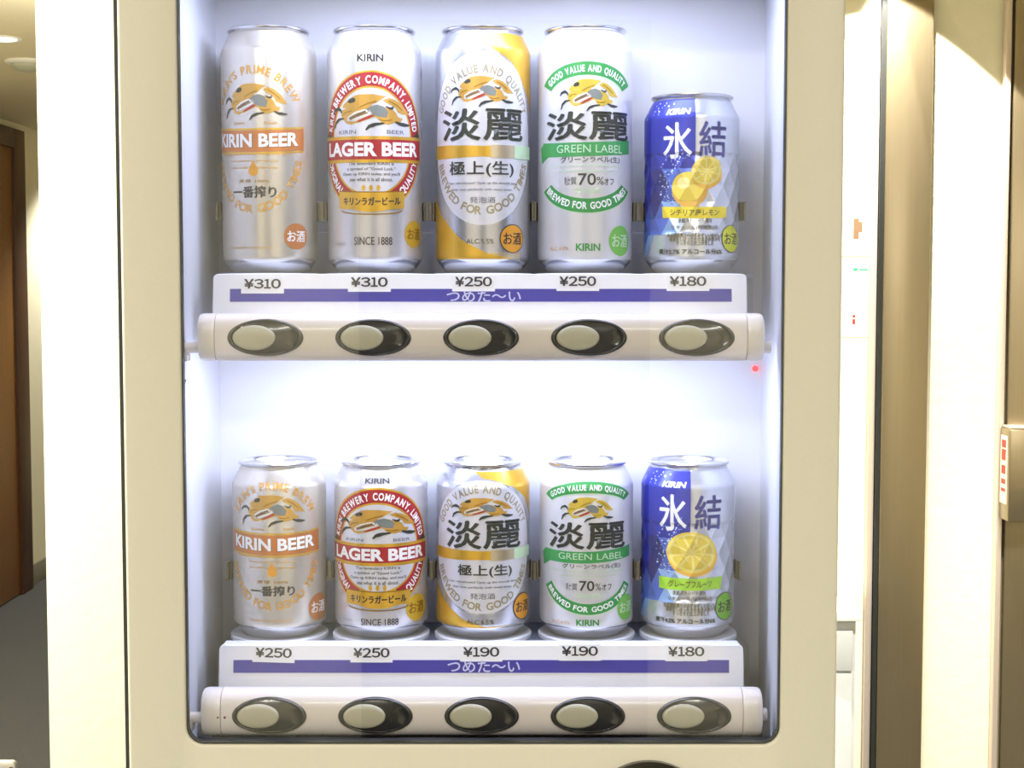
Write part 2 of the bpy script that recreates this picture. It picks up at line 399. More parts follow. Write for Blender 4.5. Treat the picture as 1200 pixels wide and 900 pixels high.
def shelf(name_label, base, us, vtop, vbot, xl, xr, stripe, tx, prices, lamp, seats_u):
    """stripe = (u0,u1,v0,v1); prices = list of (text, u, v, w, h)"""
    vm_ = (vtop+vbot)/2
    x0, x1 = PX(xl, vm_, YS), PX(xr, vm_, YS); zt = PZ(vtop, YS); zb = PZ(vbot, YS)-0.012
    root = thing('display_shelf', name_label, 'shelf', ((x0+x1)/2, 0, zb))
    def A(name, bmw, mats, **k): return local(obj(name, bmw.b, mats, **k), root)
    b = BM().box(x0+0.002, x1-0.002, YS+0.004, YB-0.001, base-0.0075, base-0.0035).box(x0+0.002, x1-0.002, YS+0.004, YB-0.001, zb, zb+0.002); A('base_plate', b, 'shelf_grey', smooth=False)
    b = BM().slab([rrect(x0, x1, zb, zt, 0.0035)], YS, YS+0.004, 0.0006); A('front_panel', b, 'shelf_white', smooth=False)
    # white lip behind the front edge, scalloped by the can seats
    b = BM().box(x0+0.002, x1-0.002, YS+0.0041, YS+0.016, base-0.0034, min(zt, base)-0.0002); A('lip', b, 'shelf_white', smooth=False)
    b = BM().box(x0+0.004, x1-0.004, YB-0.006, YB-0.001, base-0.0035, base+0.030, 0.001); A('back_riser', b, 'shelf_white')
    for u in seats_u:
        sx = PX(u, (vtop-10), 0)
        b = BM().lathe([(0.0345, -0.0034), (0.0345, -0.001), (0.0338, -0.0003), (0.0325, -0.0003), (0.030, -0.0004), (0.0003, -0.0004)], 72, (sx, 0, base)); A('can_seat', b, 'seat_white')
    u0, u1, v0, v1 = stripe; sy = YS-0.0003
    b = BM().box(PX(u0, v0, sy), PX(u1, v0, sy), sy, YS+0.0001, PZ(v1, sy), PZ(v0, sy)); st = A('temperature_stripe', b, 'stripe_blue', smooth=False)
    tu, tv, tw, th = tx; c = P(tu, tv, sy); k = (YS-CAM_Y)/FPX
    o = flat_text('つめた〜い', c.x, c.z, tw*k, th*k, sy-0.0001, 0.012); s_ = local(obj('stripe_lettering', o.b, 'stripe_text', smooth=False), root)
    s_.parent = st; s_.matrix_parent_inverse = Matrix()
    for txt, u, v, wd, ht, tilt in prices:
        c = P(u, v, sy)
        pw, ph = 50*k, 19*k
        b = BM().slab([[(-pw/2, -ph*.60), (pw/2, -ph*.60), (pw/2, ph*.40), (-pw/2, ph*.40)]], -0.00045, 0.0)
        for vv in b.b.verts: vv.co = Vector((c.x+vv.co.x*cos(tilt)-vv.co.z*sin(tilt), YS-0.0001+vv.co.y, c.z+vv.co.z*cos(tilt)+vv.co.x*sin(tilt)))
        ps = A('price_sticker', b, 'sticker', smooth=False)
        o = price_text(txt, wd*k, ht*k, 0)
        for vv in o.b.verts: vv.co = Vector((c.x+vv.co.x*cos(tilt)-vv.co.z*sin(tilt), YS-0.00058+vv.co.y, c.z+vv.co.z*cos(tilt)+vv.co.x*sin(tilt)))
        pl = local(obj('price_lettering', o.b, 'ink', smooth=False), root); pl.parent = ps; pl.matrix_parent_inverse = Matrix()
    # clear cover in front of the strip, a little wider
    cx0, cx1 = x0-0.0005, x1+0.0035
    b = BM().box(cx0, cx1, YS-0.0040, YS-0.0025, zb, zt+0.0002, 0.0006); b.box(cx1-0.0012, cx1, YS-0.0028, YS+0.02, zb, zt+0.0002)
    A('clear_cover', b, 'clear_acrylic', smooth=False)
    # the price strip leans back a little: its foot stands further out than its top edge
    for o in [c for c in root.children_recursive if c.name.split('.')[0] in ('front_panel', 'temperature_stripe', 'stripe_lettering', 'price_sticker', 'price_lettering', 'clear_cover')]:
        for vv in o.data.vertices:
            if vv.co.y < YS+0.006: vv.co.y -= max(0.0, zt-vv.co.z)*LEAN
    if lamp:
        area('shelf_lamp_light', ((x0+x1)/2, -0.054, zb-0.003), 0.30, 0.028, lamp, COOL)
    return root
UP_C = [316, 439.5, 566, 685.5, 810.5]; LO_C = [328, 447, 566, 687, 806]
shelf('upper white display shelf with five price stickers from ¥310 to ¥180', UP_BASE, UP_C, 321, 366, 250, 875, (270, 857, 338.5, 353.5), (567, 347, 87, 13.5),
      [('¥310', 308, 332.5, 42, 10.5, 0), ('¥310', 433, 330.5, 42, 10.5, 0), ('¥250', 555, 330, 42, 10.5, 0.0), ('¥250', 677, 329.5, 42, 10.5, 0), ('¥180', 806, 329.5, 42, 10.5, 0)], LAMP_SHELF, UP_C)
shelf('lower white display shelf with five price stickers from ¥250 to ¥180', LO_BASE, LO_C, 756, 804, 257, 871, (274, 854, 773, 787.5), (567, 780, 86, 14),
      [('¥250', 321, 764.5, 42, 10.5, -0.03), ('¥250', 435.5, 764.5, 42, 10.5, 0), ('¥190', 564, 763.5, 42, 10.5, 0.0), ('¥190', 679.5, 762.5, 42, 10.5, 0), ('¥180', 804, 763, 42, 10.5, 0)], 0, LO_C)

# ------------------------------------------------------------------ SELECTION BARS
HY, HZ, NP = 0.0125, 0.0156, 2.5
def ybar(z): return -HY*max(0.0, 1-abs(z/HZ)**NP)**(1/NP)
def ring(x, k=1.0, n=48):
    r = []
    for i in range(n):
        a = 2*pi*i/n; c, s = cos(a), sin(a)
        r.append((x, k*HY*math.copysign(abs(c)**(2/NP), c), k*HZ*math.copysign(abs(s)**(2/NP), s)))
    return r
def dome(a, bb, cx, prof, n=64):
    """oval cap lying on the front of the bar: prof = (rho, lift)"""
    m = BM(); rings = []
    for rho, lift in prof:
        rings.append([(cx+a*rho*cos(2*pi*i/n), ybar(bb*rho*sin(2*pi*i/n))-lift, bb*rho*sin(2*pi*i/n)) for i in range(n)])
    m.loft(rings); return m
def bar(label, ul, ur, v, us, seams, shaft_v):
    YC = -0.08
    c = P((ul+ur)/2, v, YC); x0, x1 = PX(ul, v, YC)-c.x, PX(ur, v, YC)-c.x
    s0, s1 = PX(seams[0], v, YC)-c.x, PX(seams[1], v, YC)-c.x
    root = thing('selection_bar', label, 'button bar', c)
    b = BM().loft([ring(s0+0.0003, .985), ring(s0+0.0006), ring(s1-0.0006), ring(s1-0.0003, .985)]); obj('tube', b.b, 'bar_plastic', root)
    for sgn, e, s_ in ((-1, x0, s0), (1, x1, s1)):
        b = BM().loft([ring(s_+sgn*0.0001, .985), ring(s_+sgn*0.0004), ring(e-sgn*0.004), ring(e-sgn*0.0018, .985), ring(e-sgn*0.0005, .94), ring(e, .84)])
        obj('end_cap', b.b, 'bar_cap', root)
    # pivot shafts towards the side walls
    z = PZ(shaft_v, YC)-c.z
    xw = ox0-0.0066-c.x
    b = BM().lathe([(0.0058, 0), (0.0058, 0.0012), (0.0037, 0.0016), (0.0037, x0-xw+0.001)], 28, (xw, -0.003, z), 'x')
    b.box(xw, xw+0.003, -0.006, 0.006, z-0.009, z, 0.0006)
    obj('pivot_shaft', b.b, 'bar_cap', root)
    b = BM().lathe([(0.0042, -0.001), (0.0042, ox1-c.x-x1-0.0012)], 24, (x1, 0.004, z), 'x'); obj('pivot_shaft', b.b, 'bar_cap', root)
    for i, u in enumerate(us):
        cx = PX(u, v, YC-0.014)-c.x
        h = obj('button_housing', dome(0.0246, 0.0121, cx, [(1.0, -0.0004), (0.99, 0.0010), (0.965, 0.0018), (0.92, 0.0019), (0.885, 0.0016), (0.86, 0.0009), (0.6, 0.0009), (0.3, 0.0009), (0.02, 0.0009)]).b, 'housing', root, angle=60)
        obj('button', dome(0.0139, 0.0081, cx-0.0072, [(1.0, 0.0006), (0.985, 0.0016), (0.94, 0.0021), (0.8, 0.0023), (0.5, 0.0024), (0.02, 0.0024)]).b, 'button', h, angle=60)
    return root
bu = bar('upper white button bar with five dark oval push buttons', 235, 893, 395, [310.5+126.6*k for k in range(5)], (255, 873), 407)
bl = bar('lower white button bar with five dark oval push buttons', 239, 891, 833, [315+124.7*k for k in range(5)], (262, 868), 839)
b = BM()
for dx, r in ((0.0185, 0.0007), (0.023, 0.0009)):
    b.lathe([(r, 0.0002), (r*.9, -0.0001), (r*.2, -0.0003)], 10, (PX(240, 833, -0.08)-bl.location.x+dx-0.0075, ybar(0.001)-0.0001, -0.001), 'y')
obj('rust_speck', b.b, 'rust', bl)

# ------------------------------------------------------------------ CANS
R = 33.1
PROF_TALL = [(23.0, 2.2), (24.2, 0.6), (25.2, 0.0), (26.2, 0.5), (27.2, 2.0), (31.6, 7.2), (32.6, 8.8), (33.1, 11.0), (33.1, 151.0), (32.9, 152.6), (32.2, 154.4), (29.4, 160.0), (27.8, 163.2), (26.6, 164.8), (26.3, 165.8)]
def short_prof(): return [(r, z if z < 50 else z-45.8) for r, z in PROF_TALL]
def rprof(prof, z):
    z = max(prof[2][1], z)
    p = prof[2:]
    for (r0, z0), (r1, z1) in zip(p, p[1:]):
        if z0 <= z <= z1: return r0+(r1-r0)*(z-z0)/max(1e-6, z1-z0)
    return p[-1][0]
# diamond-cut facets of the last can
FN, FZ0, FZ1, FROWS = 16, 26.0, 82.0, 5
def facet_r(th, z):
    dz = (FZ1-FZ0)/FROWS
    if not FZ0 < z < FZ1: return R
    k = min(FROWS-1, int((z-FZ0)/dz)); tt = (z-FZ0)/dz-k; st = 2*pi/FN
    o0, o1 = (0, .5) if k % 2 == 0 else (.5, 0)
    x = th/st
    def v(kk, xx): return Vector((R*sin(xx*st), R*cos(xx*st), FZ0+kk*dz))
    # two triangle families: base on the lower row or base on the upper row
    i = math.floor(x-o0); best = None
    for xa in (i-1+o0, i+o0, i+1+o0):
        xb = xa+1; xt = xa+.5
        if xa+.5*tt-1e-6 <= x <= xb-.5*tt+1e-6: best = (v(k, xa), v(k, xb), v(k+1, xt)); break
    if best is None:
        i = math.floor(x-o1)
        for xa in (i-1+o1, i+o1, i+1+o1):
            xb = xa+1; xt = xa+.5
            if xa+.5*(1-tt)-1e-6 <= x <= xb-.5*(1-tt)+1e-6: best = (v(k+1, xa), v(k+1, xb), v(k, xt)); break
    if best is None: return R
    a, bq, c = best; n = (bq-a).cross(c-a); d = Vector((sin(th), cos(th), 0))
    den = n.dot(d)
    if abs(den) < 1e-9: return R
    r = n.dot(a-Vector((0, 0, z)))/den
    e = min(1.0, min(z-FZ0, FZ1-z)/2.5)
    return R+(r-R)*e*2.1

class Art:
    """printed artwork in label millimetres: s runs round the can, z up it"""
    def __init__(self, mapping): self.b = {}; self.m = mapping
    def bm(self, part, mat, layer):
        return self.b.setdefault((part, mat, layer), bmesh.new())
    def poly(self, pts, mat, layer=1, part='printed_label'):
        bm = self.bm(part, mat, layer); vs = [bm.verts.new((x, z, 0)) for x, z in pts]
        es = [bm.edges.new((vs[i], vs[(i+1) % len(vs)])) for i in range(len(vs))]
        bmesh.ops.triangle_fill(bm, use_beauty=True, edges=es)
    def strip(self, a, c, mat, layer=1, part='printed_label'):
        bm = self.bm(part, mat, layer); A = [bm.verts.new((x, z, 0)) for x, z in a]; C = [bm.verts.new((x, z, 0)) for x, z in c]
        for i in range(len(A)-1): bm.faces.new((A[i], A[i+1], C[i+1], C[i]))
    def line(self, pts, wd, mat, layer=2, part='printed_label', taper=False):
        a, c = [], []; n = len(pts)
        for i in range(n):
            p0 = pts[max(0, i-1)]; p1 = pts[min(n-1, i+1)]; dx, dz = p1[0]-p0[0], p1[1]-p0[1]; L = sqrt(dx*dx+dz*dz) or 1
            h = wd/2*(1-.6*abs(2*i/(n-1)-1) if taper else 1)
            a.append((pts[i][0]-dz/L*h, pts[i][1]+dx/L*h)); c.append((pts[i][0]+dz/L*h, pts[i][1]-dx/L*h))
        self.strip(a, c, mat, layer, part)
    def ell(self, cs, cz, a, b_, mat, layer=1, part='printed_label', n=64):
        self.poly([(cs+a*cos(2*pi*i/n), cz+b_*sin(2*pi*i/n)) for i in range(n)], mat, layer, part)
    def ring(self, cs, cz, a, b_, a2, b2, mat, layer=1, t0=0, t1=2*pi, n=96, part='printed_label'):
        ts = [t0+(t1-t0)*i/n for i in range(n+1)]
        self.strip([(cs+a*cos(t), cz+b_*sin(t)) for t in ts], [(cs+a2*cos(t), cz+b2*sin(t)) for t in ts], mat, layer, part)
    def rect(self, s0, s1, z0, z1, mat, layer=1, bow=0.0, part='printed_label'):
        n = 24; ss = [s0+(s1-s0)*i/n for i in range(n+1)]
        k = lambda s: -bow*(1-((s-(s0+s1)/2)/((s1-s0)/2))**2)
        self.strip([(s, z1+k(s)) for s in ss], [(s, z0+k(s)) for s in ss], mat, layer, part)
    def put(self, vs, fs, fn, mat, layer, part):
        bm = self.bm(part, mat, layer); L = [bm.verts.new((*fn(x, y), 0)) for x, y in vs]
        for f in fs:
            try: bm.faces.new([L[i] for i in f])
            except ValueError: pass
    def text(self, t, s0, s1, z0, z1, mat, layer=3, bold=0.02, slant=0.0, bow=0.0, part='printed_label', thick=0.0):
        vs, fs = glyphs(t, bold); x0, x1, y0, y1 = bbox(vs)
        def fn(x, y):
            a = (x-x0)/(x1-x0); c = (y-y0)/(y1-y0)
            return (s0+a*(s1-s0)+slant*(c-.5)*(z1-z0), z0+c*(z1-z0)-bow*(1-(2*a-1)**2))
        self.put(vs, fs, fn, mat, layer, part)
        for dx, dz in ((-thick, 0), (thick, 0), (0, thick*.8), (0, -thick*.8)) if thick else ():
            self.put(vs, fs, lambda x, y: (fn(x, y)[0]+dx, fn(x, y)[1]+dz), mat, layer, part)
    def arc(self, t, cs, cz, a, b_, d0, d1, h, mat, layer=3, bold=0.03, under=False, wide=1.0, part='printed_label'):
        """letters on an ellipse (a, b_ = baseline radii) from angle d0 to d1 (degrees, reading order); under: tops point inwards"""
        N = 400; d0, d1 = radians(d0), radians(d1)
        pts = [(cs+a*cos(d0+(d1-d0)*i/N), cz+b_*sin(d0+(d1-d0)*i/N)) for i in range(N+1)]
        acc = [0]
        for p, q in zip(pts, pts[1:]): acc.append(acc[-1]+sqrt((p[0]-q[0])**2+(p[1]-q[1])**2))
        em = h/0.70; adv = []
        for ch in t:
            if ch == ' ': adv.append((.30, None)); continue
            g = glyphs(ch, bold); x0, x1, _, _ = bbox(g[0]); adv.append((x1-x0, g))
        gap = .09
        tot = sum(x for x, _ in adv)+gap*(len(t)-1); k = acc[-1]/tot        # label mm per em across
        pos = 0
        for wdt, g in adv:
            c = (pos+wdt/2)*k; pos += wdt+gap
            if g is None: continue
            i = max(1, min(N-1, next((j for j in range(N+1) if acc[j] >= c), N)))
            p = pts[i]; tx, tz = pts[i+1][0]-pts[i-1][0], pts[i+1][1]-pts[i-1][1]; L = sqrt(tx*tx+tz*tz); tx /= L; tz /= L
            nx, nz = -tz, tx
            x0, x1, _, _ = bbox(g[0]); xm = (x0+x1)/2
            self.put(g[0], g[1], lambda x, y: (p[0]+(x-xm)*k*wide*tx+y*em*nx, p[1]+(x-xm)*k*wide*tz+y*em*nz), mat, layer, part)
    def finish(self, root, prof, s_off=0.0, facets=False):
        parts = {}
        for (part, mat, layer), bm in self.b.items(): parts.setdefault(part, []).append((mat, layer, bm))
        made = {}
        for part, lst in parts.items():
            bm_all = bmesh.new(); mats = []
            for mat, layer, bm in lst:
                if mat not in mats: mats.append(mat)
                for v in bm.verts: v.co.x += s_off
                step = 1.5 if facets else 2.5
                xs = [v.co.x for v in bm.verts]; zs = [v.co.y for v in bm.verts]
                if not xs: continue
                for i in range(math.ceil(min(xs)/step), math.floor(max(xs)/step)+1):
                    bmesh.ops.bisect_plane(bm, geom=list(bm.verts)+list(bm.edges)+list(bm.faces), dist=1e-5, plane_co=(i*step, 0, 0), plane_no=(1, 0, 0))
                cuts = [z for _, z in prof if min(zs) < z < max(zs)]
                if facets: cuts += [FZ0+i*1.4 for i in range(41) if min(zs) < FZ0+i*1.4 < max(zs)]
                for z in cuts:
                    bmesh.ops.bisect_plane(bm, geom=list(bm.verts)+list(bm.edges)+list(bm.faces), dist=1e-5, plane_co=(0, z, 0), plane_no=(0, 1, 0))
                off = (0.14 if facets else 0.05)+0.05*layer
                mp = {}
                for v in bm.verts:
                    s, z = v.co.x, v.co.y; th = s/R
                    r = (facet_r(th, z) if facets and FZ0 < z < FZ1 else rprof(prof, z))+off
                    mp[v] = bm_all.verts.new((r*sin(th)/1000, -r*cos(th)/1000, z/1000))
                for f in bm.faces:
                    try:
                        g = bm_all.faces.new([mp[v] for v in f.verts])
                        n = g.normal if g.normal.length > 0 else Vector((0, 0, 0)); g.normal_update()
                        c = g.calc_center_median()
                        if g.normal.x*c.x+g.normal.y*c.y < 0: g.normal_flip()
                        g.material_index = mats.index(mat)
                    except ValueError: pass
                bm.free()
            me = bpy.data.meshes.new(part); bm_all.to_mesh(me); bm_all.free()
            for m_ in mats: me.materials.append(MATS[m_])
            me.polygons.foreach_set('use_smooth', [not facets]*len(me.polygons))
            o = bpy.data.objects.new(part, me); COL.objects.link(o); o.parent = root; made[part] = o
        return made
class Map:
    """label place from a zoomed view of the photo (view x, y -> s, z), by meeting the can's surface"""
    def __init__(s, x0, y0, k, cx, vmid, base): s.a = (x0, y0, k, PX(cx, vmid, 0), vmid, base)
    def z(s, y):
        x0, y0, k, xc, vm_, base = s.a
        return (PZ(y0+y/k, -R/1000)-base)*1000
    def s(s, x):
        x0, y0, k, xc, vm_, base = s.a
        d = P(x0+x/k, vm_, 1.0)-cam.location; ox, oy = 0-xc, CAM_Y
        A_, B_, C_ = d.x**2+d.y**2, ox*d.x+oy*d.y, ox*ox+oy*oy-(R/1000)**2
        q = B_*B_-A_*C_; t_ = (-B_-sqrt(max(0, q)))/A_
        px, py = ox+d.x*t_, oy+d.y*t_
        return R*atan2(px, -py)
TALL = lambda x0, cx: Map(x0, 20, 2.903, cx, 190, UP_BASE)
SHORT = lambda x0, cx: Map(x0, 530, 3.913, cx, 645, LO_BASE)

# the running beast emblem, drawn in a 1150 x 750 view
BX = [('gold', 1, [(300, 345), (350, 290), (425, 228), (480, 210), (600, 208), (735, 235), (690, 272), (640, 322), (560, 362), (480, 382), (420, 402), (340, 392), (296, 368)]),
      ('gold', 1, [(296, 405), (340, 388), (430, 394), (520, 364), (600, 350), (560, 402), (500, 432), (400, 472), (352, 505), (352, 556), (425, 588), (402, 606), (350, 592), (300, 532), (278, 480), (284, 432)]),
      ('gold', 1, [(352, 556), (440, 562), (540, 505), (620, 478), (640, 500), (560, 540), (470, 582), (425, 590)]),
      ('gold', 1, [(620, 352), (700, 368), (760, 400), (800, 408), (830, 440), (852, 500), (905, 515), (885, 562), (820, 574), (760, 602), (690, 596), (668, 540), (600, 482), (560, 430), (580, 380)]),
      ('gold', 1, [(700, 282), (760, 255), (830, 280), (900, 340), (950, 410), (990, 465), (900, 460), (850, 440), (832, 390), (790, 350), (740, 322)]),
      ('pale', 2, [(356, 502), (430, 440), (520, 406), (575, 420), (600, 462), (520, 512), (430, 548), (378, 542)]),
      ('scale_grey', 2, [(545, 400), (590, 366), (650, 345), (712, 372), (756, 440), (735, 512), (670, 505), (612, 482), (566, 440)]),
      ('red', 2, [(446, 566), (500, 532), (590, 480), (624, 490), (560, 532), (480, 570)]),
      ('ink_grey', 3, [(376, 520), (450, 470), (530, 432), (548, 444), (470, 488), (392, 534)]),
      ('dark', 2, [(356, 306), (376, 266), (414, 250), (442, 268), (432, 308), (384, 322)])]
BL = [([(168, 446), (190, 402), (240, 384), (272, 406), (288, 444)], 20), ([(184, 645), (204, 572), (250, 526), (315, 518)], 18), ([(540, 680), (572, 632), (630, 604), (715, 588)], 22),
      ([(826, 566), (880, 592), (940, 600), (985, 598)], 22), ([(730, 366), (770, 392), (798, 388), (802, 360)], 14), ([(370, 520), (450, 468), (540, 430)], 8), ([(380, 540), (470, 492), (560, 452)], 8), ([(660, 540), (720, 556), (790, 540)], 6), ([(305, 470), (330, 440), (400, 425)], 6), ([(480, 380), (560, 330), (640, 300)], 6), ([(760, 290), (840, 345), (900, 410)], 6)]
def beast(A, s0, s1, z0, z1, gold='beast_gold'):
    fx = lambda x: s0+(x-165)/(990-165)*(s1-s0); fz = lambda y: z1-(y-208)/(682-208)*(z1-z0)
    for mat, layer, pts in BX: A.poly([(fx(x), fz(y)) for x, y in pts], gold if mat == 'gold' else mat, layer+1, 'emblem')
    k = (s1-s0)/825
    for pts, wd in BL:
        q = []
        for i in range(len(pts)-1):
            for j in range(3): t_ = j/3; q.append((fx(pts[i][0]+(pts[i+1][0]-pts[i][0])*t_), fz(pts[i][1]+(pts[i+1][1]-pts[i][1])*t_)))
        q.append((fx(pts[-1][0]), fz(pts[-1][1])))
        A.line(q, wd*k*(1.7 if wd > 12 else 1.4), 'dark' if wd > 8 else 'gold_dark', 4, 'emblem', taper=wd > 8)
def alcohol_mark(A, m, x, y, rx, ry, disc, ink, outline=None):
    s0, s1 = m.s(x-rx), m.s(x+rx); z = m.z(y); hz = abs(m.z(y+ry)-z); c = (s0+s1)/2; a = min((s1-s0)/2, hz*1.05); 
    if outline: A.ell(c, z, a, hz, outline, 3, 'alcohol_mark'); A.ell(c, z, a*.94, hz*.94, disc, 4, 'alcohol_mark')
    else: A.ell(c, z, a, hz, disc, 4, 'alcohol_mark')
    A.text('お酒', c-a*.74, c+a*.74, z-hz*.42, z+hz*.42, ink, 5, 0.0, thick=.18, part='alcohol_mark')
def fine(A, m, lines, c, hw, y0, dy, h, mat):
    for i, t_ in enumerate(lines):
        L = hw*len(t_)/max(len(x) for x in lines); z = m.z(y0+dy*i)
        A.text(t_, c-L, c+L, z-h*.6, z+h*.6, mat, 3, 0.02)

def art_orange(m, tall, soff):
    A = Art(m); c = 0.0
    if tall: ya, ybx, band, fl, dy, dr_, mu, ic, lo, bt = 180, (225, 350), (375, 448), 467, 22, (488, 540), 558, (575, 614), 655, 785
    else: ya, ybx, band, fl, dy, dr_, mu, ic, lo, bt = 158, (197, 345), (370, 460), 482, 24, (508, 573), 597, (615, 660), 712, 775
    z = m.z; a = 33
    zt = z(ya); zm = z((ya+lo)/2); hh = abs(z(ya)-z(lo))/2
    A.arc("KIRIN'S PRIME BREW", c, zm, 35, hh-2.2, 146, 34, 5.6 if tall else 5.4, 'gold_soft', 2, 0.03)
    beast(A, c-24, c+24, z(ybx[1]), z(ybx[0]))
    A.text('KIRIN', -15, -6, z(ybx[1]+10)-.8, z(ybx[1]+10)+.8, 'gold_soft', 2, .01); A.text('BEER', 8, 17, z(ybx[1]+10)-.8, z(ybx[1]+10)+.8, 'gold_soft', 2, .01)
    z0, z1 = z(band[1]), z(band[0])
    A.rect(-37, 37, z1+.2, z1+1.5, 'gold', 1, 2.0); A.rect(-37, 37, z0, z1, 'orange_gold', 1, 2.0); A.rect(-37, 37, z0-1.5, z0-.2, 'gold', 1, 2.0)
    h = z1-z0
    A.text('KIRIN BEER', -31.5, 32.5, z0+h*.17, z0+h*.80, 'gold_dark', 2, .035, bow=1.8); A.text('KIRIN BEER', -32.2, 32, z0+h*.2, z0+h*.83, 'white', 3, .035, bow=1.8)
    fine(A, m, ['The finest malt and the purest first press', 'brewed slowly and with care', 'for a rich and clear taste'], c, 27, fl, dy, 1.3, 'gold_soft')
    zb, ztp = z(dr_[1]), z(dr_[0]); hz = ztp-zb; rr = hz*.34
    pts = [(0, ztp)]+[(rr*cos(t_), zb+rr+rr*sin(t_)) for t_ in [radians(35-250*i/24) for i in range(25)]]
    A.poly(pts, 'amber', 2)
    A.text('麦芽 100%', -11, 11, z(mu)-1.1, z(mu)+1.3, 'gold_dark', 3, .01)
    A.text('一番搾り', -16, 15.5, z(ic[1]), z(ic[0]), 'black', 3, .0, thick=.3)
    A.arc('BREWED FOR GOOD TIMES', c, zm, 37, hh+2.2, 197, 343, 5.4, 'gold_soft', 2, .03, under=True)
    A.text('KIRIN BREWERY COMPANY LIMITED', -17, 13, z(bt)-.8, z(bt)+.8, 'gold_soft', 2, 0)
    if tall: alcohol_mark(A, TALL(240, 316), 305, 745, 42, 45, 'orange_gold', 'white')
    else: alcohol_mark(A, m, 430, 730, 46, 63, 'orange_gold', 'white')
    # the marks of the back panel that curl round the right edge
    for i in range(9): A.text('||||||||', 47, 53, z((650 if tall else 640)+i*14)-1.4, z((650 if tall else 640)+i*14)+1.4, 'grey', 2, .0, part='side_print')
    if tall:
        # undo the label turn for the mark, which is measured where it shows
        for k_, bmq in A.b.items():
            if k_[0] == 'alcohol_mark':
                for v in bmq.verts: v.co.x -= soff
    return A
def art_red(m, tall, soff):
    A = Art(m); z = m.z
    if tall: kr, o_t, o_b, i_t, bs, kb, band, tx, ln, rb, si, bt = (125, 150), 180, 662, 240, (262, 385), 390, (412, 480), (421, 470), (500, 17.5), (592, 650), (748, 775), 770
    else: kr, o_t, o_b, i_t, bs, kb, band, tx, ln, rb, si, bt = (122, 145), 163, 717, 240, (265, 397), 405, (430, 503), (438, 495), (535, 22), (637, 700), (765, 795), 778
    A.text('KIRIN', -9, 9, z(kr[1]), z(kr[0]), 'black', 3, .03)
    cz = (z(o_t)+z(o_b))/2; b_ = (z(o_t)-z(o_b))/2; a = 41.5; wi = abs(z(o_t)-z(i_t))
    A.ell(0, cz, a, b_, 'gold', 1); A.ell(0, cz, a-1.3, b_-1.3, 'red', 2); A.ell(0, cz, a-wi+1.3, b_-wi+1.3, 'gold', 3); A.ell(0, cz, a-wi, b_-wi, 'oval_white', 4)
    rb_b = b_-wi*.73; ra = a-wi*.73
    A.arc('KIRIN BREWERY COMPANY, LIMITED', 0, cz, ra, rb_b, 169, 11, wi*.42, 'white', 5, .035)
    A.arc('ORIGINAL', 0, cz, a-wi*.27, b_-wi*.27, 198, 234, wi*.40, 'white', 5, .03); A.arc('QUALITY', 0, cz, a-wi*.27, b_-wi*.27, 306, 342, wi*.40, 'white', 5, .03)
    A2 = [(k, v) for k, v in A.b.items()]
    beast(A, -30, 29, z(bs[1]), z(bs[0]))
    for k in list(A.b):
        if k[0] == 'emblem': A.b[(k[0], k[1], k[2]+4)] = A.b.pop(k)
    A.text('KIRIN', -24, -10, z(kb+6), z(kb-7), 'grey', 6, .01); A.text('BEER', 11, 24, z(kb+6), z(kb-7), 'grey', 6, .01)
    z0, z1 = z(band[1]), z(band[0]); hw = a
    A.rect(-hw-.5, hw+.5, z0-2.2, z1+2.2, 'gold', 6, .8); A.rect(-hw, hw, z0, z1, 'red', 7, .8)
    A.text('LAGER BEER', -37, 37.5, z(tx[1]), z(tx[0]), 'white', 8, .04, bow=.8)
    for sg in (-1, 1): A.poly([(sg*(a-9), z1+2.2), (sg*a*.93, z1+6), (sg*(a+.5), z1+1.0)], 'dark', 5)
    for i, t_ in enumerate(['The legendary KIRIN is', 'a symbol of "Good Luck."', 'Open up KIRIN today, and you\'ll', 'see what it is all about.']):
        hw2 = [16, 17, 20.5, 15][i]; zz = z(ln[0]+i*ln[1]); A.text(t_, -hw2, hw2, zz-1.2, zz+1.4, 'ink_grey', 6, .02)
    # gold ribbon at the foot of the oval
    q0, q1 = z(rb[1]), z(rb[0])
    A.ring(0, cz, a+.2, b_+.2, a-wi, b_-wi, 'gold', 7, radians(246), radians(294)); A.rect(-24, 24, q0, q1, 'gold', 8, 1.0); A.rect(-24, 24, q1, q1+.7, 'gold_dark', 8, 1.0)
    A.line([(-22*cos(t_), q0-1.2-3.0*sin(t_)) for t_ in [pi*i/12 for i in range(13)]], .8, 'gold_dark', 9)
    zc = (q0+q1)/2; A.text('キリンラガービール', -20, 20.5, zc-2.6-.6, zc+2.6-.6, 'black', 9, .0, bow=.6, thick=.22)
    for dx in (-5, 0, 5): A.ell(dx, q1+2.2, 1.3, 2.0, 'gold', 7, n=16)
    A.text('SINCE 1888', -12, 14.5, z(si[1]), z(si[0]), 'black', 3, .0, thick=.05)
    A.text('ALC.5%', -28, -19, z(bt)-.9, z(bt)+.9, 'grey', 3, 0)
    if tall: alcohol_mark(A, m, 320, 737, 36, 46, 'mark_gold', 'gold_dark')
    else: alcohol_mark(A, m, 415, 727, 43, 63, 'mark_gold', 'gold_dark')
    if tall: A.text('K', 46, 50, z(190), z(150), 'blue_ink', 2, .0, part='side_print'); A.text('ALL MALT', 47, 49, z(260), z(200), 'grey', 2, 0, part='side_print')
    return A
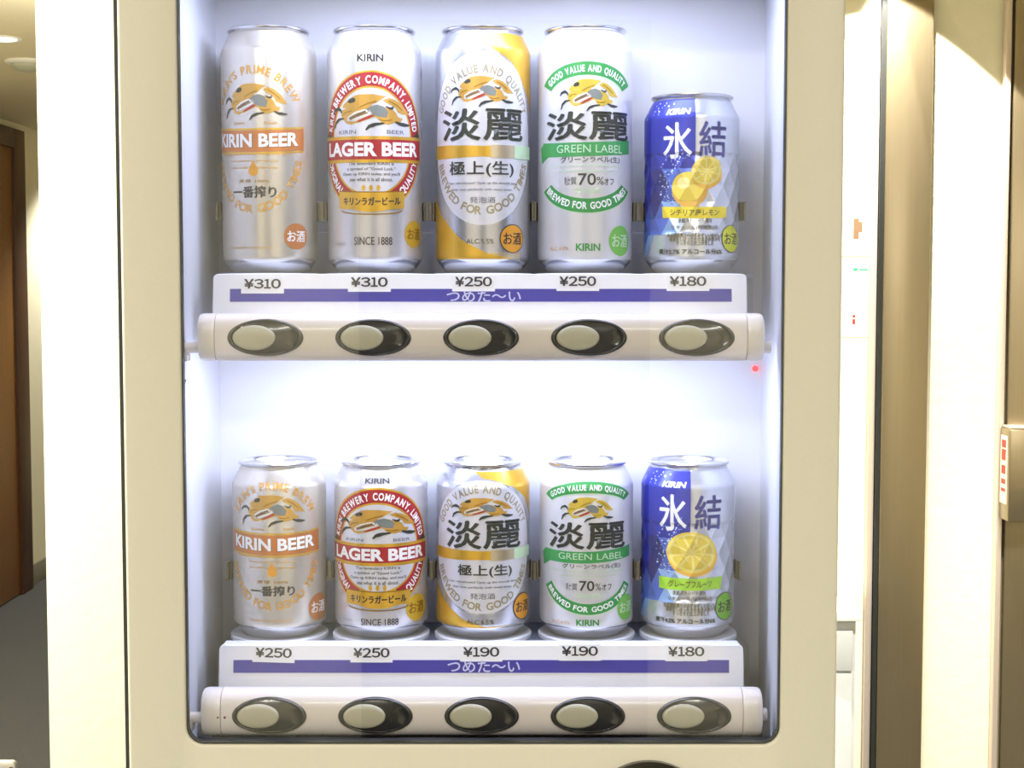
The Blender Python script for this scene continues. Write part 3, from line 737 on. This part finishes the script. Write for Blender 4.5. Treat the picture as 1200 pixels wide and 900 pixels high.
def art_gold(m, tall, soff):
    A = Art(m); z = m.z; top = 163 if tall else 163-45.8
    if tall: ov, ya, bs, kj, bd, gk, fn, hp, lo, al = (108, 712), 180, (200, 305), (312, 418), (430, 478), (490, 543), (565, 22), 622, 660, 763
    else: ov, ya, bs, kj, bd, gk, fn, hp, lo, al = (125, 748), 176, (210, 312), (318, 443), (446, 498), (518, 575), (598, 24), 661, 712, 780
    k = 1 if tall else .8
    # gold fields, upper right and lower left
    zu = z(50 if tall else 90)
    A.poly([(-6, top), (8, top-12*k), (22, z(150 if tall else 160)), (36, z(240 if tall else 220)), (50, z(330 if tall else 330)), (66, z(330 if tall else 330)), (66, top)], 'gold', 1)
    zb = 9.2
    A.poly([(-66, z(520)), (-46, z(600 if tall else 610)), (-32, z(680 if tall else 690)), (-14, z(760 if tall else 770)), (4, z(805 if tall else 808)), (24, zb), (-66, zb)], 'gold', 1)
    A.rect(4, 30, zb, z(800 if tall else 800), 'beige_silver', 0)
    cz = (z(ov[0])+z(ov[1]))/2; b_ = (z(ov[0])-z(ov[1]))/2
    A.ell(0, cz, 42, b_, 'coat_silver', 2); A.ell(0, cz, 41, b_-1.0, 'oval_white', 3)
    A.arc('GOOD VALUE AND QUALITY', 0, cz, 34.5, b_-(z(ov[0])-z(ya))-1.5, 157, 23, 5.4 if tall else 5.2, 'letter_gold_grey', 4, .03)
    A.arc('BREWED FOR GOOD TIMES', 0, cz, 39, b_-(z(lo)-z(ov[1]))+2.2, 200, 340, 5.4 if tall else 5.0, 'letter_gold_grey', 4, .03, under=True)
    beast(A, -23, 23, z(bs[1]), z(bs[0]))
    for kk in list(A.b):
        if kk[0] == 'emblem': A.b[(kk[0], kk[1], kk[2]+3)] = A.b.pop(kk)
    A.text('淡', m.s(58 if tall else 95), m.s(183 if tall else 250), z(kj[1]), z(kj[0]), 'kanji', 8, .0, thick=.55); A.text('麗', m.s(195 if tall else 262), m.s(323 if tall else 425), z(kj[1]), z(kj[0]), 'kanji', 8, .0, thick=.55)
    A.strip([(-44, z(bd[0])), (-20, z(bd[0]+4)), (0, z(bd[0]+8)), (20, z(bd[0]+5)), (30, z(bd[0]+2))], [(-44, z(bd[1])), (-20, z(bd[1])), (0, z(bd[1]-4)), (20, z(bd[1])), (30, z(bd[1]))], 'gold', 5)
    A.rect(6, 32, z(bd[1]), z(bd[0]+4), 'beige_silver', 6); A.rect(24, 44, z(bd[1]), z(bd[0]+2), 'green_pale', 7)
    A.text('極上(生)', m.s(80 if tall else 145), m.s(294 if tall else 388), z(gk[1]), z(gk[0]), 'kanji', 8, .0, thick=.22)
    fine(A, m, ['Clear refreshment! Open up the smooth taste', 'that goes perfectly with good times.'], 0, 26, fn[0], fn[1], 1.7, 'grey')
    for kk in list(A.b):
        if kk[1] == 'grey' and kk[2] == 3: A.b[(kk[0], 'grey', 8)] = A.b.pop(kk)
    A.text('発泡酒', -8.5, 9, z(hp)-2.1, z(hp)+2.1, 'grey', 8, .01)
    A.text('ALC.5.5%', -11, 8, z(al)-1.6, z(al)+1.6, 'olive', 8, .0)
    if tall: alcohol_mark(A, m, 287, 753, 39, 49, 'amber', 'black', 'black')
    else: alcohol_mark(A, m, 425, 724, 43, 62, 'amber', 'black', 'black')
    for kk in list(A.b):
        if kk[0] == 'alcohol_mark': A.b[(kk[0], kk[1], kk[2]+5)] = A.b.pop(kk)
    return A
def art_green(m, tall, soff):
    A = Art(m); z = m.z
    if tall: t_o, t_i, ends, bs, kj, bd, gr, fn, sv, hp, lo_o, lo_i, lend, kr, cx = 150, 196, (225, 305), (210, 320), (322, 416), (420, 468), (473, 497), (505, 18), (531, 572), 590, 665, 617, (540, 590), (770, 795), 685.5
    else: t_o, t_i, ends, bs, kj, bd, gr, fn, sv, hp, lo_o, lo_i, lend, kr, cx = 136, 188, (205, 285), (207, 322), (327, 444), (450, 503), (514, 539), (548, 22), (590, 637), 660, 746, 697, (568, 625), (768, 797), 687
    zo, zi = z(t_o), z(t_i); th = zo-zi; hs = 35
    # top arch: ellipse arc through (0, zo) and (hs, ends)
    drop = zo-z(ends[0]); ang = 62; a = hs/sin(radians(ang)); b_ = drop/(1-cos(radians(ang))); cz = zo-b_
    A.ring(0, cz, a, b_, a-th*1.0, b_-th, 'green', 2, radians(90+ang), radians(90-ang)); A.ring(0, cz, a-th*.96, b_-th*.96, a-th*1.1, b_-th*1.1, 'green_pale', 1, radians(90+ang), radians(90-ang))
    A.arc('GOOD VALUE AND QUALITY', 0, cz, a-th*.74, b_-th*.74, 90+ang-5, 90-ang+5, th*.48, 'white', 3, .03)
    beast(A, m.s(105 if tall else 145), m.s(300 if tall else 385), z(bs[1]), z(bs[0]), 'beast_yellow')
    A.text('淡', m.s(62 if tall else 95), m.s(197 if tall else 252), z(kj[1]), z(kj[0]), 'kanji', 5, .0, thick=.55); A.text('麗', m.s(205 if tall else 265), m.s(333 if tall else 435), z(kj[1]), z(kj[0]), 'kanji', 5, .0, thick=.55)
    z0, z1 = z(bd[1]), z(bd[0]); n = 24; ss = [-36+72*i/n for i in range(n+1)]
    A.strip([(s, z1+.0012*s*s-1.0-.02*s*0+1.1*s/36) for s in ss], [(s, z0+.0012*s*s-1.0+1.1*s/36) for s in ss], 'green_band', 2)
    A.poly([(-36, z1-1), (-40, z1-4), (-38, z0-5), (-30, z0-1.0)], 'green_band', 1)
    hb = z1-z0; A.text('GREEN LABEL', -22, 27, z0+hb*.16, z0+hb*.72, 'green_pale', 3, .0, slant=0.0)
    A.text('グリーンラベル(生)', -19, 24.5, z(gr[1]), z(gr[0]), 'kanji', 3, .012)
    fine(A, m, ['Clear and crisp with a natural taste that you', 'can enjoy every day and every night'], 0, 27, fn[0], fn[1], 1.5, 'green_pale')
    A.text('糖質', m.s(120 if tall else 170), m.s(162 if tall else 222), z(sv[1]-2), z(sv[0]+12), 'grey', 3, .015); A.text('70', m.s(167 if tall else 230), m.s(228 if tall else 300), z(sv[1]), z(sv[0]), 'kanji', 3, .012)
    A.text('%', m.s(230 if tall else 304), m.s(254 if tall else 330), z(sv[1]-2), z(sv[0]+12), 'kanji', 3, .0); A.text('オフ', m.s(256 if tall else 334), m.s(288 if tall else 378), z(sv[1]-2), z(sv[0]+16), 'kanji', 3, .01)
    A.text('発泡酒', -9, 9, z(hp)-2, z(hp)+2, 'green_pale', 3, .01)
    zo2, zi2 = z(lo_o), z(lo_i); th2 = zi2-zo2; rise = z(lend[1])-zo2; a2 = hs/sin(radians(ang)); b2 = rise/(1-cos(radians(ang))); cz2 = zo2+b2
    A.ring(0, cz2, a2, b2, a2-th2, b2-th2, 'green', 2, radians(270-ang), radians(270+ang)); A.ring(0, cz2, a2+.7, b2+.7, a2, b2, 'green_pale', 1, radians(270-ang), radians(270+ang))
    A.arc('BREWED FOR GOOD TIMES', 0, cz2, a2-th2*.26, b2-th2*.26, 270-ang+4, 270+ang-4, th2*.48, 'white', 3, .03, under=True)
    A.text('KIRIN', m.s(160 if tall else 217), m.s(243 if tall else 322), z(kr[1]), z(kr[0]), 'green', 3, .03); A.text('ALC.4.5%', -28, -13, z(kr[1])+.5, z(kr[1])+2.9, 'gold_soft', 3, 0)
    if tall: alcohol_mark(A, m, 305, 760, 33, 52, 'green_sticker', 'green_pale')
    else: alcohol_mark(A, m, 435, 727, 36, 60, 'green_sticker', 'green_pale')
    if tall:
        for i in range(12): A.text('||||', -52, -47, z(160+i*22)-1.6, z(160+i*22)+1.6, 'grey', 2, .0, part='side_print')
        for i in range(8): A.ell(46.5, z(610+i*28), .8, 1.3, 'grey', 2, 'side_dots', 10)
    return A
def art_ice(m, upper, soff):
    A = Art(m); z = m.z; top = 118.3
    if upper: fx0, kr, hy, ke, bandy, l1, l2, ft, abv, mid = 280, (135, 163), (200, 355), (195, 350), (568, 618), 631, 662, (690, 18), (756, 780), 'シチリア産レモン'
    else: fx0, kr, hy, ke, bandy, l1, l2, ft, abv, mid = 270, (138, 165), (198, 362), (200, 357), (577, 632), 647, 676, (700, 18), (765, 787), 'グレープフルーツ'
    se = m.s(fx0); dz = (FZ1-FZ0)/FROWS; st = 2*pi*R/FN
    ztop = FZ0+4*dz
    A.poly([(-68, ztop), (se, ztop), (se, top), (-68, top)], 'blue', 1)
    # sparkle at the shoulder
    rnd = random.Random(5)
    for i in range(46):
        s = rnd.uniform(-46, -16); zz = rnd.uniform(98, 116)
        if zz > 116+(s+16)*.35+rnd.uniform(-3, 3): A.ell(s, zz, rnd.uniform(.35, .8), rnd.uniform(.35, .8), 'ice', 2, n=8)
    # printed ice crystals on the cut pattern, facet shading painted into their blues
    for k in range(4):
        o0, o1 = (0, .5) if k % 2 == 0 else (.5, 0); za, zb = FZ0+k*dz, FZ0+(k+1)*dz
        for i in range(-6, 3):
            for tri in ([(i+o0, za), (i+1+o0, za), (i+.5+o0, zb)], [(i+o1, zb), (i+1+o1, zb), (i+.5+o1, za)]):
                pts = [(x*st, zz) for x, zz in tri]; cx = sum(p[0] for p in pts)/3; cz_ = sum(p[1] for p in pts)/3
                q = (cx+52)/54*.74 + (1-(cz_-FZ0)/(4*dz))*.42      # far left and high stays blue
                if cx > 4: continue
                q += rnd.uniform(-.12, .12)
                mat = ('blue_deep' if i % 2 else 'blue') if q < .50 else 'blue_mid' if q < .72 else 'blue_light' if q < .86 else 'ice' if q < .98 else None
                if mat: A.poly(pts, mat, 1)
    A.poly([(-68, 12), (-50, 12), (-40, FZ0), (-68, FZ0)], 'blue_mid', 1); A.poly([(-50, 12), (-42, 12), (-33, FZ0), (-40, FZ0)], 'blue_light', 1)
    A.text('KIRIN', m.s(152 if upper else 140), m.s(257 if upper else 248), z(kr[1]), z(kr[0]), 'white', 3, .045, slant=.25)
    A.text('氷', m.s(140 if upper else 128), m.s(264 if upper else 250), z(hy[1]), z(hy[0]), 'white', 3, .0, thick=.4); A.text('結', m.s(297 if upper else 290), m.s(412 if upper else 408), z(ke[1]), z(ke[0]), 'blue_ink', 3, .0, thick=.4)
    # frost around the fruit
    fz = z(450)
    for i in range(150):
        t_ = rnd.uniform(radians(95), radians(250)); q = rnd.uniform(.9, 1.5)
        s = -3+17*q*cos(t_); zz = fz-2+19*q*sin(t_)
        if zz < FZ1+4 and zz > z(560) and s < se+2: A.ell(s, zz, rnd.uniform(.25, .75), rnd.uniform(.25, .6), 'ice' if i % 3 else 'blue_deep', 2, n=7)
    def slice_(cs, cz_, rs, rz, rot, flesh):
        def e(k, mat, layer, ds=0, dz_=0, n=48):
            A.poly([(cs+ds+k*(rs*cos(t_)*cos(rot)-rz*sin(t_)*sin(rot)), cz_+dz_+k*(rs*cos(t_)*sin(rot)+rz*sin(t_)*cos(rot))) for t_ in [2*pi*i/n for i in range(n)]], mat, layer, 'fruit_picture')
        e(1.0, 'lemon_deep', 6, .6, -2.4); e(1.0, 'lemon', 7); e(.92, 'pith', 8); 
        n = 9
        for i in range(n):
            a0, a1 = 2*pi*i/n+.07, 2*pi*(i+1)/n-.07
            f = lambda t_, k: (cs+k*(rs*cos(t_)*cos(rot)-rz*sin(t_)*sin(rot)), cz_+k*(rs*cos(t_)*sin(rot)+rz*sin(t_)*cos(rot)))
            A.poly([f((a0+a1)/2, .10), f(a0, .76), f(a0+.06, .82), f((a0+a1)/2, .84), f(a1-.06, .82), f(a1, .76)], flesh, 9, 'fruit_picture')
    if upper:
        A.ell(m.s(256), z(495), 12.6, 12.2, 'lemon_deep', 3, 'fruit_picture'); A.ell(m.s(248), z(482), 11.2, 10.0, 'lemon', 4, 'fruit_picture'); A.ell(m.s(228), z(466), 4.6, 4.0, 'lemon_pale', 5, 'fruit_picture', 24)
        slice_(m.s(333), z(412), 11.4, 9.6, .35, 'grapefruit')
    else:
        slice_(m.s(278), z(462), 18.2, 14.4, -.12, 'grapefruit')
    b0, b1 = z(bandy[1]), z(bandy[0])
    A.rect(m.s(135 if upper else 125), m.s(418 if upper else 415), b0, b1, 'band_yellow' if upper else 'band_lime', 6, .5)
    A.text(mid, m.s(170), m.s(387 if upper else 372), b0+(b1-b0)*.17, b0+(b1-b0)*.80, 'olive', 7, .018, bow=.4)
    A.text('氷結ストレート果汁', m.s(205 if upper else 190), m.s(358 if upper else 345), z(l1)-1.5, z(l1)+1.5, 'ink_grey', 6, .0, thick=.1)
    A.text('リキュール(発泡性)①', m.s(178 if upper else 168), m.s(382 if upper else 372), z(l2)-1.7, z(l2)+1.7, 'ink_grey', 6, .0, thick=.1)
    for i, t_ in enumerate(['氷点凍結果汁のみずみずしいおいしさ', '果実をしぼったそのままの果汁を', 'すっきりと仕上げました']):
        zz = z(ft[0]+i*ft[1]+5); hw = (20, 18, 13)[i]; A.text(t_, -hw-1, hw-1, zz-1.5, zz+1.5, 'olive', 6, 0, thick=.08)
    A.text('果汁2.7% アルコール分6%' if upper else '果汁4.2% アルコール分6%', m.s(125 if upper else 115), m.s(398 if upper else 385), z(abv[1]), z(abv[0]), 'dark', 6, .0, thick=.16)
    if upper: alcohol_mark(A, m, 430, 710, 38, 62, 'yellow_green', 'black', 'black')
    else: alcohol_mark(A, m, 423, 718, 38, 64, 'lime', 'black', 'black')
    for kk in list(A.b):
        if kk[0] == 'alcohol_mark': A.b[(kk[0], kk[1], kk[2]+3)] = A.b.pop(kk)
    return A

def can(label, u, v, base, tall, coat, art, view, s_off=0.0, facets=False):
    x = PX(u, v, 0.0)
    root = thing('beverage_can', label, 'can', (x, 0, base), 'cans in the vending machine display')
    prof = PROF_TALL if tall else short_prof()
    if not facets:
        b = BM(); mi = [1 if p[1] < 8.5 else 0 for p in prof]
        b.lathe([(r/1000, z/1000) for r, z in prof], 128, mi=mi[:-1]); obj('body', b.b, [coat, 'aluminium'], root, angle=50)
    else:
        p2 = [p for p in prof if p[1] <= 11]+[(R, 11+i*1.0) for i in range(1, 94)]+[p for p in prof if p[1] > 104]
        bm = bmesh.new(); n = 224; rr = []
        for r, z in p2:
            row = []
            for i in range(n):
                th = 2*pi*i/n; q = facet_r(th if th < pi else th-2*pi, z) if FZ0 < z < FZ1 else r
                row.append(bm.verts.new((q*sin(th)/1000, -q*cos(th)/1000, z/1000)))
            rr.append(row)
        for k in range(len(rr)-1):
            for i in range(n):
                j = (i+1) % n; f = bm.faces.new((rr[k][i], rr[k][j], rr[k+1][j], rr[k+1][i])); f.material_index = 1 if p2[k][1] < 8.5 else 0
        bm.faces.new(rr[0]); bm.faces.new(rr[-1])
        obj('body', bm, [coat, 'aluminium'], root, smooth=False)
    h = prof[-1][1]
    b = BM().lathe([(r/1000, (h+z)/1000) for r, z in [(26.3, -1.2), (26.7, -.6), (28.2, .2), (28.7, 1.0), (28.7, 1.7), (28.2, 2.3), (27.2, 2.4), (26.6, 1.8), (26.2, 0.0), (25.6, -3.0), (24.6, -4.2), (23.6, -3.2), (.3, -3.2)]], 96)
    lid = obj('lid', b.b, 'aluminium', root)
    b = BM(); zt_ = (h-2.4)/1000
    b.loft([[(0.0075*cos(2*pi*i/32), 0.006+0.011*sin(2*pi*i/32)-.002, zt_+dz_) for i in range(32)] for dz_ in (-.0008, .0006)]); b.lathe([(.0028, -.0008), (.0028, .0009), (.0012, .0012)], 16, (0, 0, zt_))
    obj('pull_tab', b.b, 'aluminium', lid)
    A = art(view, tall if not facets else facets == 'upper', s_off)
    A.finish(root, prof, s_off, bool(facets))
    # clip that holds the display can, fixed to the machine
    zc = base+(0.043 if base > 1.4 else 0.0435)
    b = BM(); out, inn = [], []
    angs = [radians(-8+196*i/40) for i in range(41)]
    prs = [(0.0352*cos(a), 0.0352*sin(a)) for a in angs]; pin = [(0.0340*cos(a), 0.0340*sin(a)) for a in angs]
    prs = [(0.0371, -0.0062), (0.0369, -0.0025)]+prs[1:-1]+[(-0.0369, -0.0025), (-0.0371, -0.0062)]
    pin = [(0.0360, -0.0058), (0.0354, -0.0020)]+pin[1:-1]+[(-0.0354, -0.0020), (-0.0360, -0.0058)]
    rings = [[(x+o[0], o[1], zc-.0065), (x+o[0], o[1], zc+.0065), (x+i_[0], i_[1], zc+.0065), (x+i_[0], i_[1], zc-.0065)] for o, i_ in zip(prs, pin)]
    b.loft(rings); b.box(x-.008, x+.008, .0353, YB, zc-.005, zc+.005)
    V('can_clip', b, 'clip', smooth=False)
    return root
can('tall pearl can with orange and gold print, leftmost on the upper shelf', 316, 190, UP_BASE, True, 'coat_pearl', art_orange, TALL(240, 316), -6.2)
can('tall silver lager can with a big red oval, on the upper shelf', 439.5, 190, UP_BASE, True, 'coat_silver_white', art_red, TALL(370, 438.5))
can('tall gold and silver can with a pale oval, on the upper shelf', 566, 190, UP_BASE, True, 'coat_silver', art_gold, TALL(500, 566))
can('tall white can with green bands, on the upper shelf', 685.5, 190, UP_BASE, True, 'coat_white', art_green, TALL(620, 685.5))
can('short blue and silver can with two lemons and yellow band, right end of upper shelf', 810.5, 220, UP_BASE, False, 'coat_ice', art_ice, Map(740, 90, 3.75, 810.5, 220, UP_BASE), 0, 'upper')
can('short pearl can with orange and gold print, leftmost on the lower shelf', 328, 645, LO_BASE, False, 'coat_pearl', art_orange, SHORT(260, 328), -0.5)
can('short silver lager can with a red oval, on the lower shelf', 447, 645, LO_BASE, False, 'coat_silver_white', art_red, SHORT(380, 447))
can('short gold and silver can with a pale oval, on the lower shelf', 566, 645, LO_BASE, False, 'coat_silver', art_gold, SHORT(500, 566))
can('short white can with green bands, on the lower shelf', 687, 645, LO_BASE, False, 'coat_white', art_green, SHORT(620, 687))
can('short blue and silver can with a grapefruit and lime band, right end of lower shelf', 806, 645, LO_BASE, False, 'coat_ice', art_ice, SHORT(740, 806), 0, 'lower')

# ------------------------------------------------------------------ THE CORRIDOR AND THE RIGHT SIDE
def ceil_at(u, v):
    d = (CEIL-EYE); b_ = (450-v)/FPX; dz = -sin(PITCH)+b_*cos(PITCH); t_ = d/dz
    return (u-600)/FPX*t_, CAM_Y+(cos(PITCH)+b_*sin(PITCH))*t_
x, y = ceil_at(1, 45)
dl = thing('ceiling_downlight', 'lit round downlight in the ceiling at top left', 'ceiling light', (x, y, CEIL))
obj('trim_ring', BM().lathe([(0.048, 0.0), (0.048, -0.003), (0.058, -0.005), (0.064, -0.002), (0.064, 0)], 48, cap=False).b, 'lamp_trim', dl)
obj('lamp_face', BM().lathe([(0.0005, -0.0042), (0.03, -0.004), (0.048, -0.003), (0.048, -0.0002)], 48).b, 'lamp_face', dl)
x, y = ceil_at(31, 71)
sd = thing('smoke_detector', 'round pale smoke detector on the ceiling behind the downlight', 'smoke detector', (x, y, CEIL))
obj('base_disc', BM().lathe([(0.07, 0), (0.07, -0.008), (0.064, -0.012), (0.002, -0.012)], 40).b, 'lamp_trim', sd)
obj('sensor_dome', BM().lathe([(0.052, -0.012), (0.05, -0.022), (0.038, -0.032), (0.018, -0.037), (0.001, -0.038)], 40).b, 'detector', sd)
# the cream rounded corner of something at the bottom left
q = P(18, 893, 0.10)
cb = thing('plastic_stand', 'cream plastic stand whose rounded corner shows at bottom left', 'stand', (q.x-0.12, 0.10, 0))
b = BM().slab([rrect(-0.12, 0.12, 0.0, q.z, 0.004)], 0, 0.006, 0.001); pn = obj('panel', b.b, 'cream_enamel', cb, angle=50)
b = BM().lathe([(0.0022, 0.0002), (0.0022, -0.0004), (0.0005, -0.0005)], 16, (0.1165, 0, q.z-0.006), 'y'); obj('screw_hole', b.b, 'rust', pn)
b = BM().box(-0.12, 0.12, 0.006, 0.12, 0, 0.012, 0.002); obj('foot', b.b, 'cream_enamel', cb)

# right: bronze metal panels standing against the back wall
YW = 1.6
def wx(u, Y): return PX(u, 450, Y)
yp = YW-0.02
pa = thing('metal_column', 'bronze metal column between the two bright wall strips', 'column', ((wx(1034, yp)+wx(1087.5, yp))/2, YW, 0))
b = BM().box(wx(1033, yp), wx(1087.5, yp), yp, YW-0.0005, 0, CEIL, 0.003); local(obj('face_panel', b.b, 'bronze'), pa)
b = BM().box(wx(1027.5, YW-.018), wx(1033, yp)-.0004, YW-.018, YW-0.0005, 0, CEIL); local(obj('shadow_joint', b.b, 'dark_gap', smooth=False), pa)
b = BM().box(wx(1016, YW), wx(1024, YW), YW-0.012, YW-0.0005, 0, CEIL, 0.002); local(obj('edge_strip', b.b, 'pale_steel'), pa)
pb = thing('metal_door_frame', 'bronze metal door frame at the right edge with a pale edge strip', 'door frame', (wx(1200, yp), YW, 0))
b = BM().box(wx(1181, yp), wx(1290, yp), yp, YW-0.0005, 0, CEIL, 0.003); local(obj('face_panel', b.b, 'bronze'), pb)
b = BM().box(wx(1166.5, YW), wx(1173.5, YW), YW-0.02, YW-0.0005, 0, CEIL, 0.002); local(obj('edge_strip', b.b, 'pale_steel'), pb)
yb = yp-0.05
cbx = thing('call_box', 'bronze box with a red and white sticker on the right door frame', 'box', (wx(1210, yb), yp, PZ(555, yb)))
b = BM().box(wx(1184, yb), wx(1250, yb), yb, yp-0.0003, PZ(612, yb), PZ(503, yb), 0.004); local(obj('housing', b.b, 'bronze'), cbx)
b = BM().box(wx(1184, yb)+.003, wx(1250, yb)-.003, yb+.002, yp-.002, PZ(503, yb), PZ(500.5, yb), .0008); local(obj('top_cap', b.b, 'pale_steel'), cbx)
xs = wx(1184, yb)
b = BM().box(xs-0.0006, xs+0.0001, yb+0.008, yp-0.008, PZ(592, yb), PZ(512, yb)); st = local(obj('sticker', b.b, 'paper', smooth=False), cbx)
b = BM()
for v0, v1 in ((517, 526), (528, 541), (547, 557), (563, 569), (574, 578)): b.box(xs-0.0009, xs-0.0005, yb+0.014, yp-0.014, PZ(v1, yb), PZ(v0, yb))
o = local(obj('sticker_marks', b.b, 'print_red', smooth=False), cbx); o.parent = st; o.matrix_parent_inverse = Matrix()
# notices on the back wall, seen past the machine
def notice(label, u0, u1, v0, v1, marks):
    ys = YW-0.0004
    r = thing('wall_notice', label, 'notice', ((wx(u0, ys)+wx(u1, ys))/2, YW, PZ(v1, ys)))
    sh = local(obj('sheet', BM().box(wx(u0, ys), wx(u1, ys), ys, YW-0.0002, PZ(v1, ys), PZ(v0, ys)).b, 'paper', smooth=False), r)
    for name, mat, rects in marks:
        b = BM()
        for a0, a1, c0, c1 in rects: b.box(wx(a0, ys), wx(a1, ys), ys-.0002, ys+.0001, PZ(c1, ys), PZ(c0, ys))
        o = local(obj(name, b.b, mat, smooth=False), r); o.parent = sh; o.matrix_parent_inverse = Matrix()
notice('upper white notice on the bright wall, with a grey outline and brown figure', 960, 1016, 205, 300, [('outline_mark', 'print_grey', [(998, 1016, 218, 219), (998, 1016, 230.5, 231.5), (998, 999, 218, 231)]), ('picture_mark', 'print_brown', [(997.5, 1004, 256, 280), (1004, 1008, 260, 272)])])
notice('lower white notice on the bright wall, with small green and red marks', 960, 1016, 306, 395, [('green_mark', 'print_green', [(998, 1003, 314, 317.5), (1005, 1015, 315, 317)]), ('red_mark', 'print_red', [(998, 1001, 369, 372), (998, 1001, 374, 380)])])
# white counter under the bright wall
yc = 1.48
ct = thing('wall_counter', 'white counter with a grey front below the bright wall', 'counter', (0.45, yc+.06, 0))
xr = wx(1013, yc)
b = BM().box(0.16, xr, yc-.01, YW-.0005, PZ(727, yc), PZ(715, yc), .003); local(obj('worktop', b.b, 'counter_white'), ct)
b = BM().box(0.17, xr-.006, yc+.01, YW-.0005, 0.0, PZ(727, yc)-.0002, .002); local(obj('cabinet_body', b.b, 'counter_grey'), ct)
b = BM().box(0.18, xr-.012, yc+.002, yc+.0099, 0.06, PZ(790, yc), .002); local(obj('cabinet_door', b.b, 'counter_grey'), ct)
b = BM().box(0.18, xr-.012, yc+.002, yc+.0099, PZ(787, yc), PZ(740, yc), .002); local(obj('drawer_front', b.b, 'counter_grey'), ct)
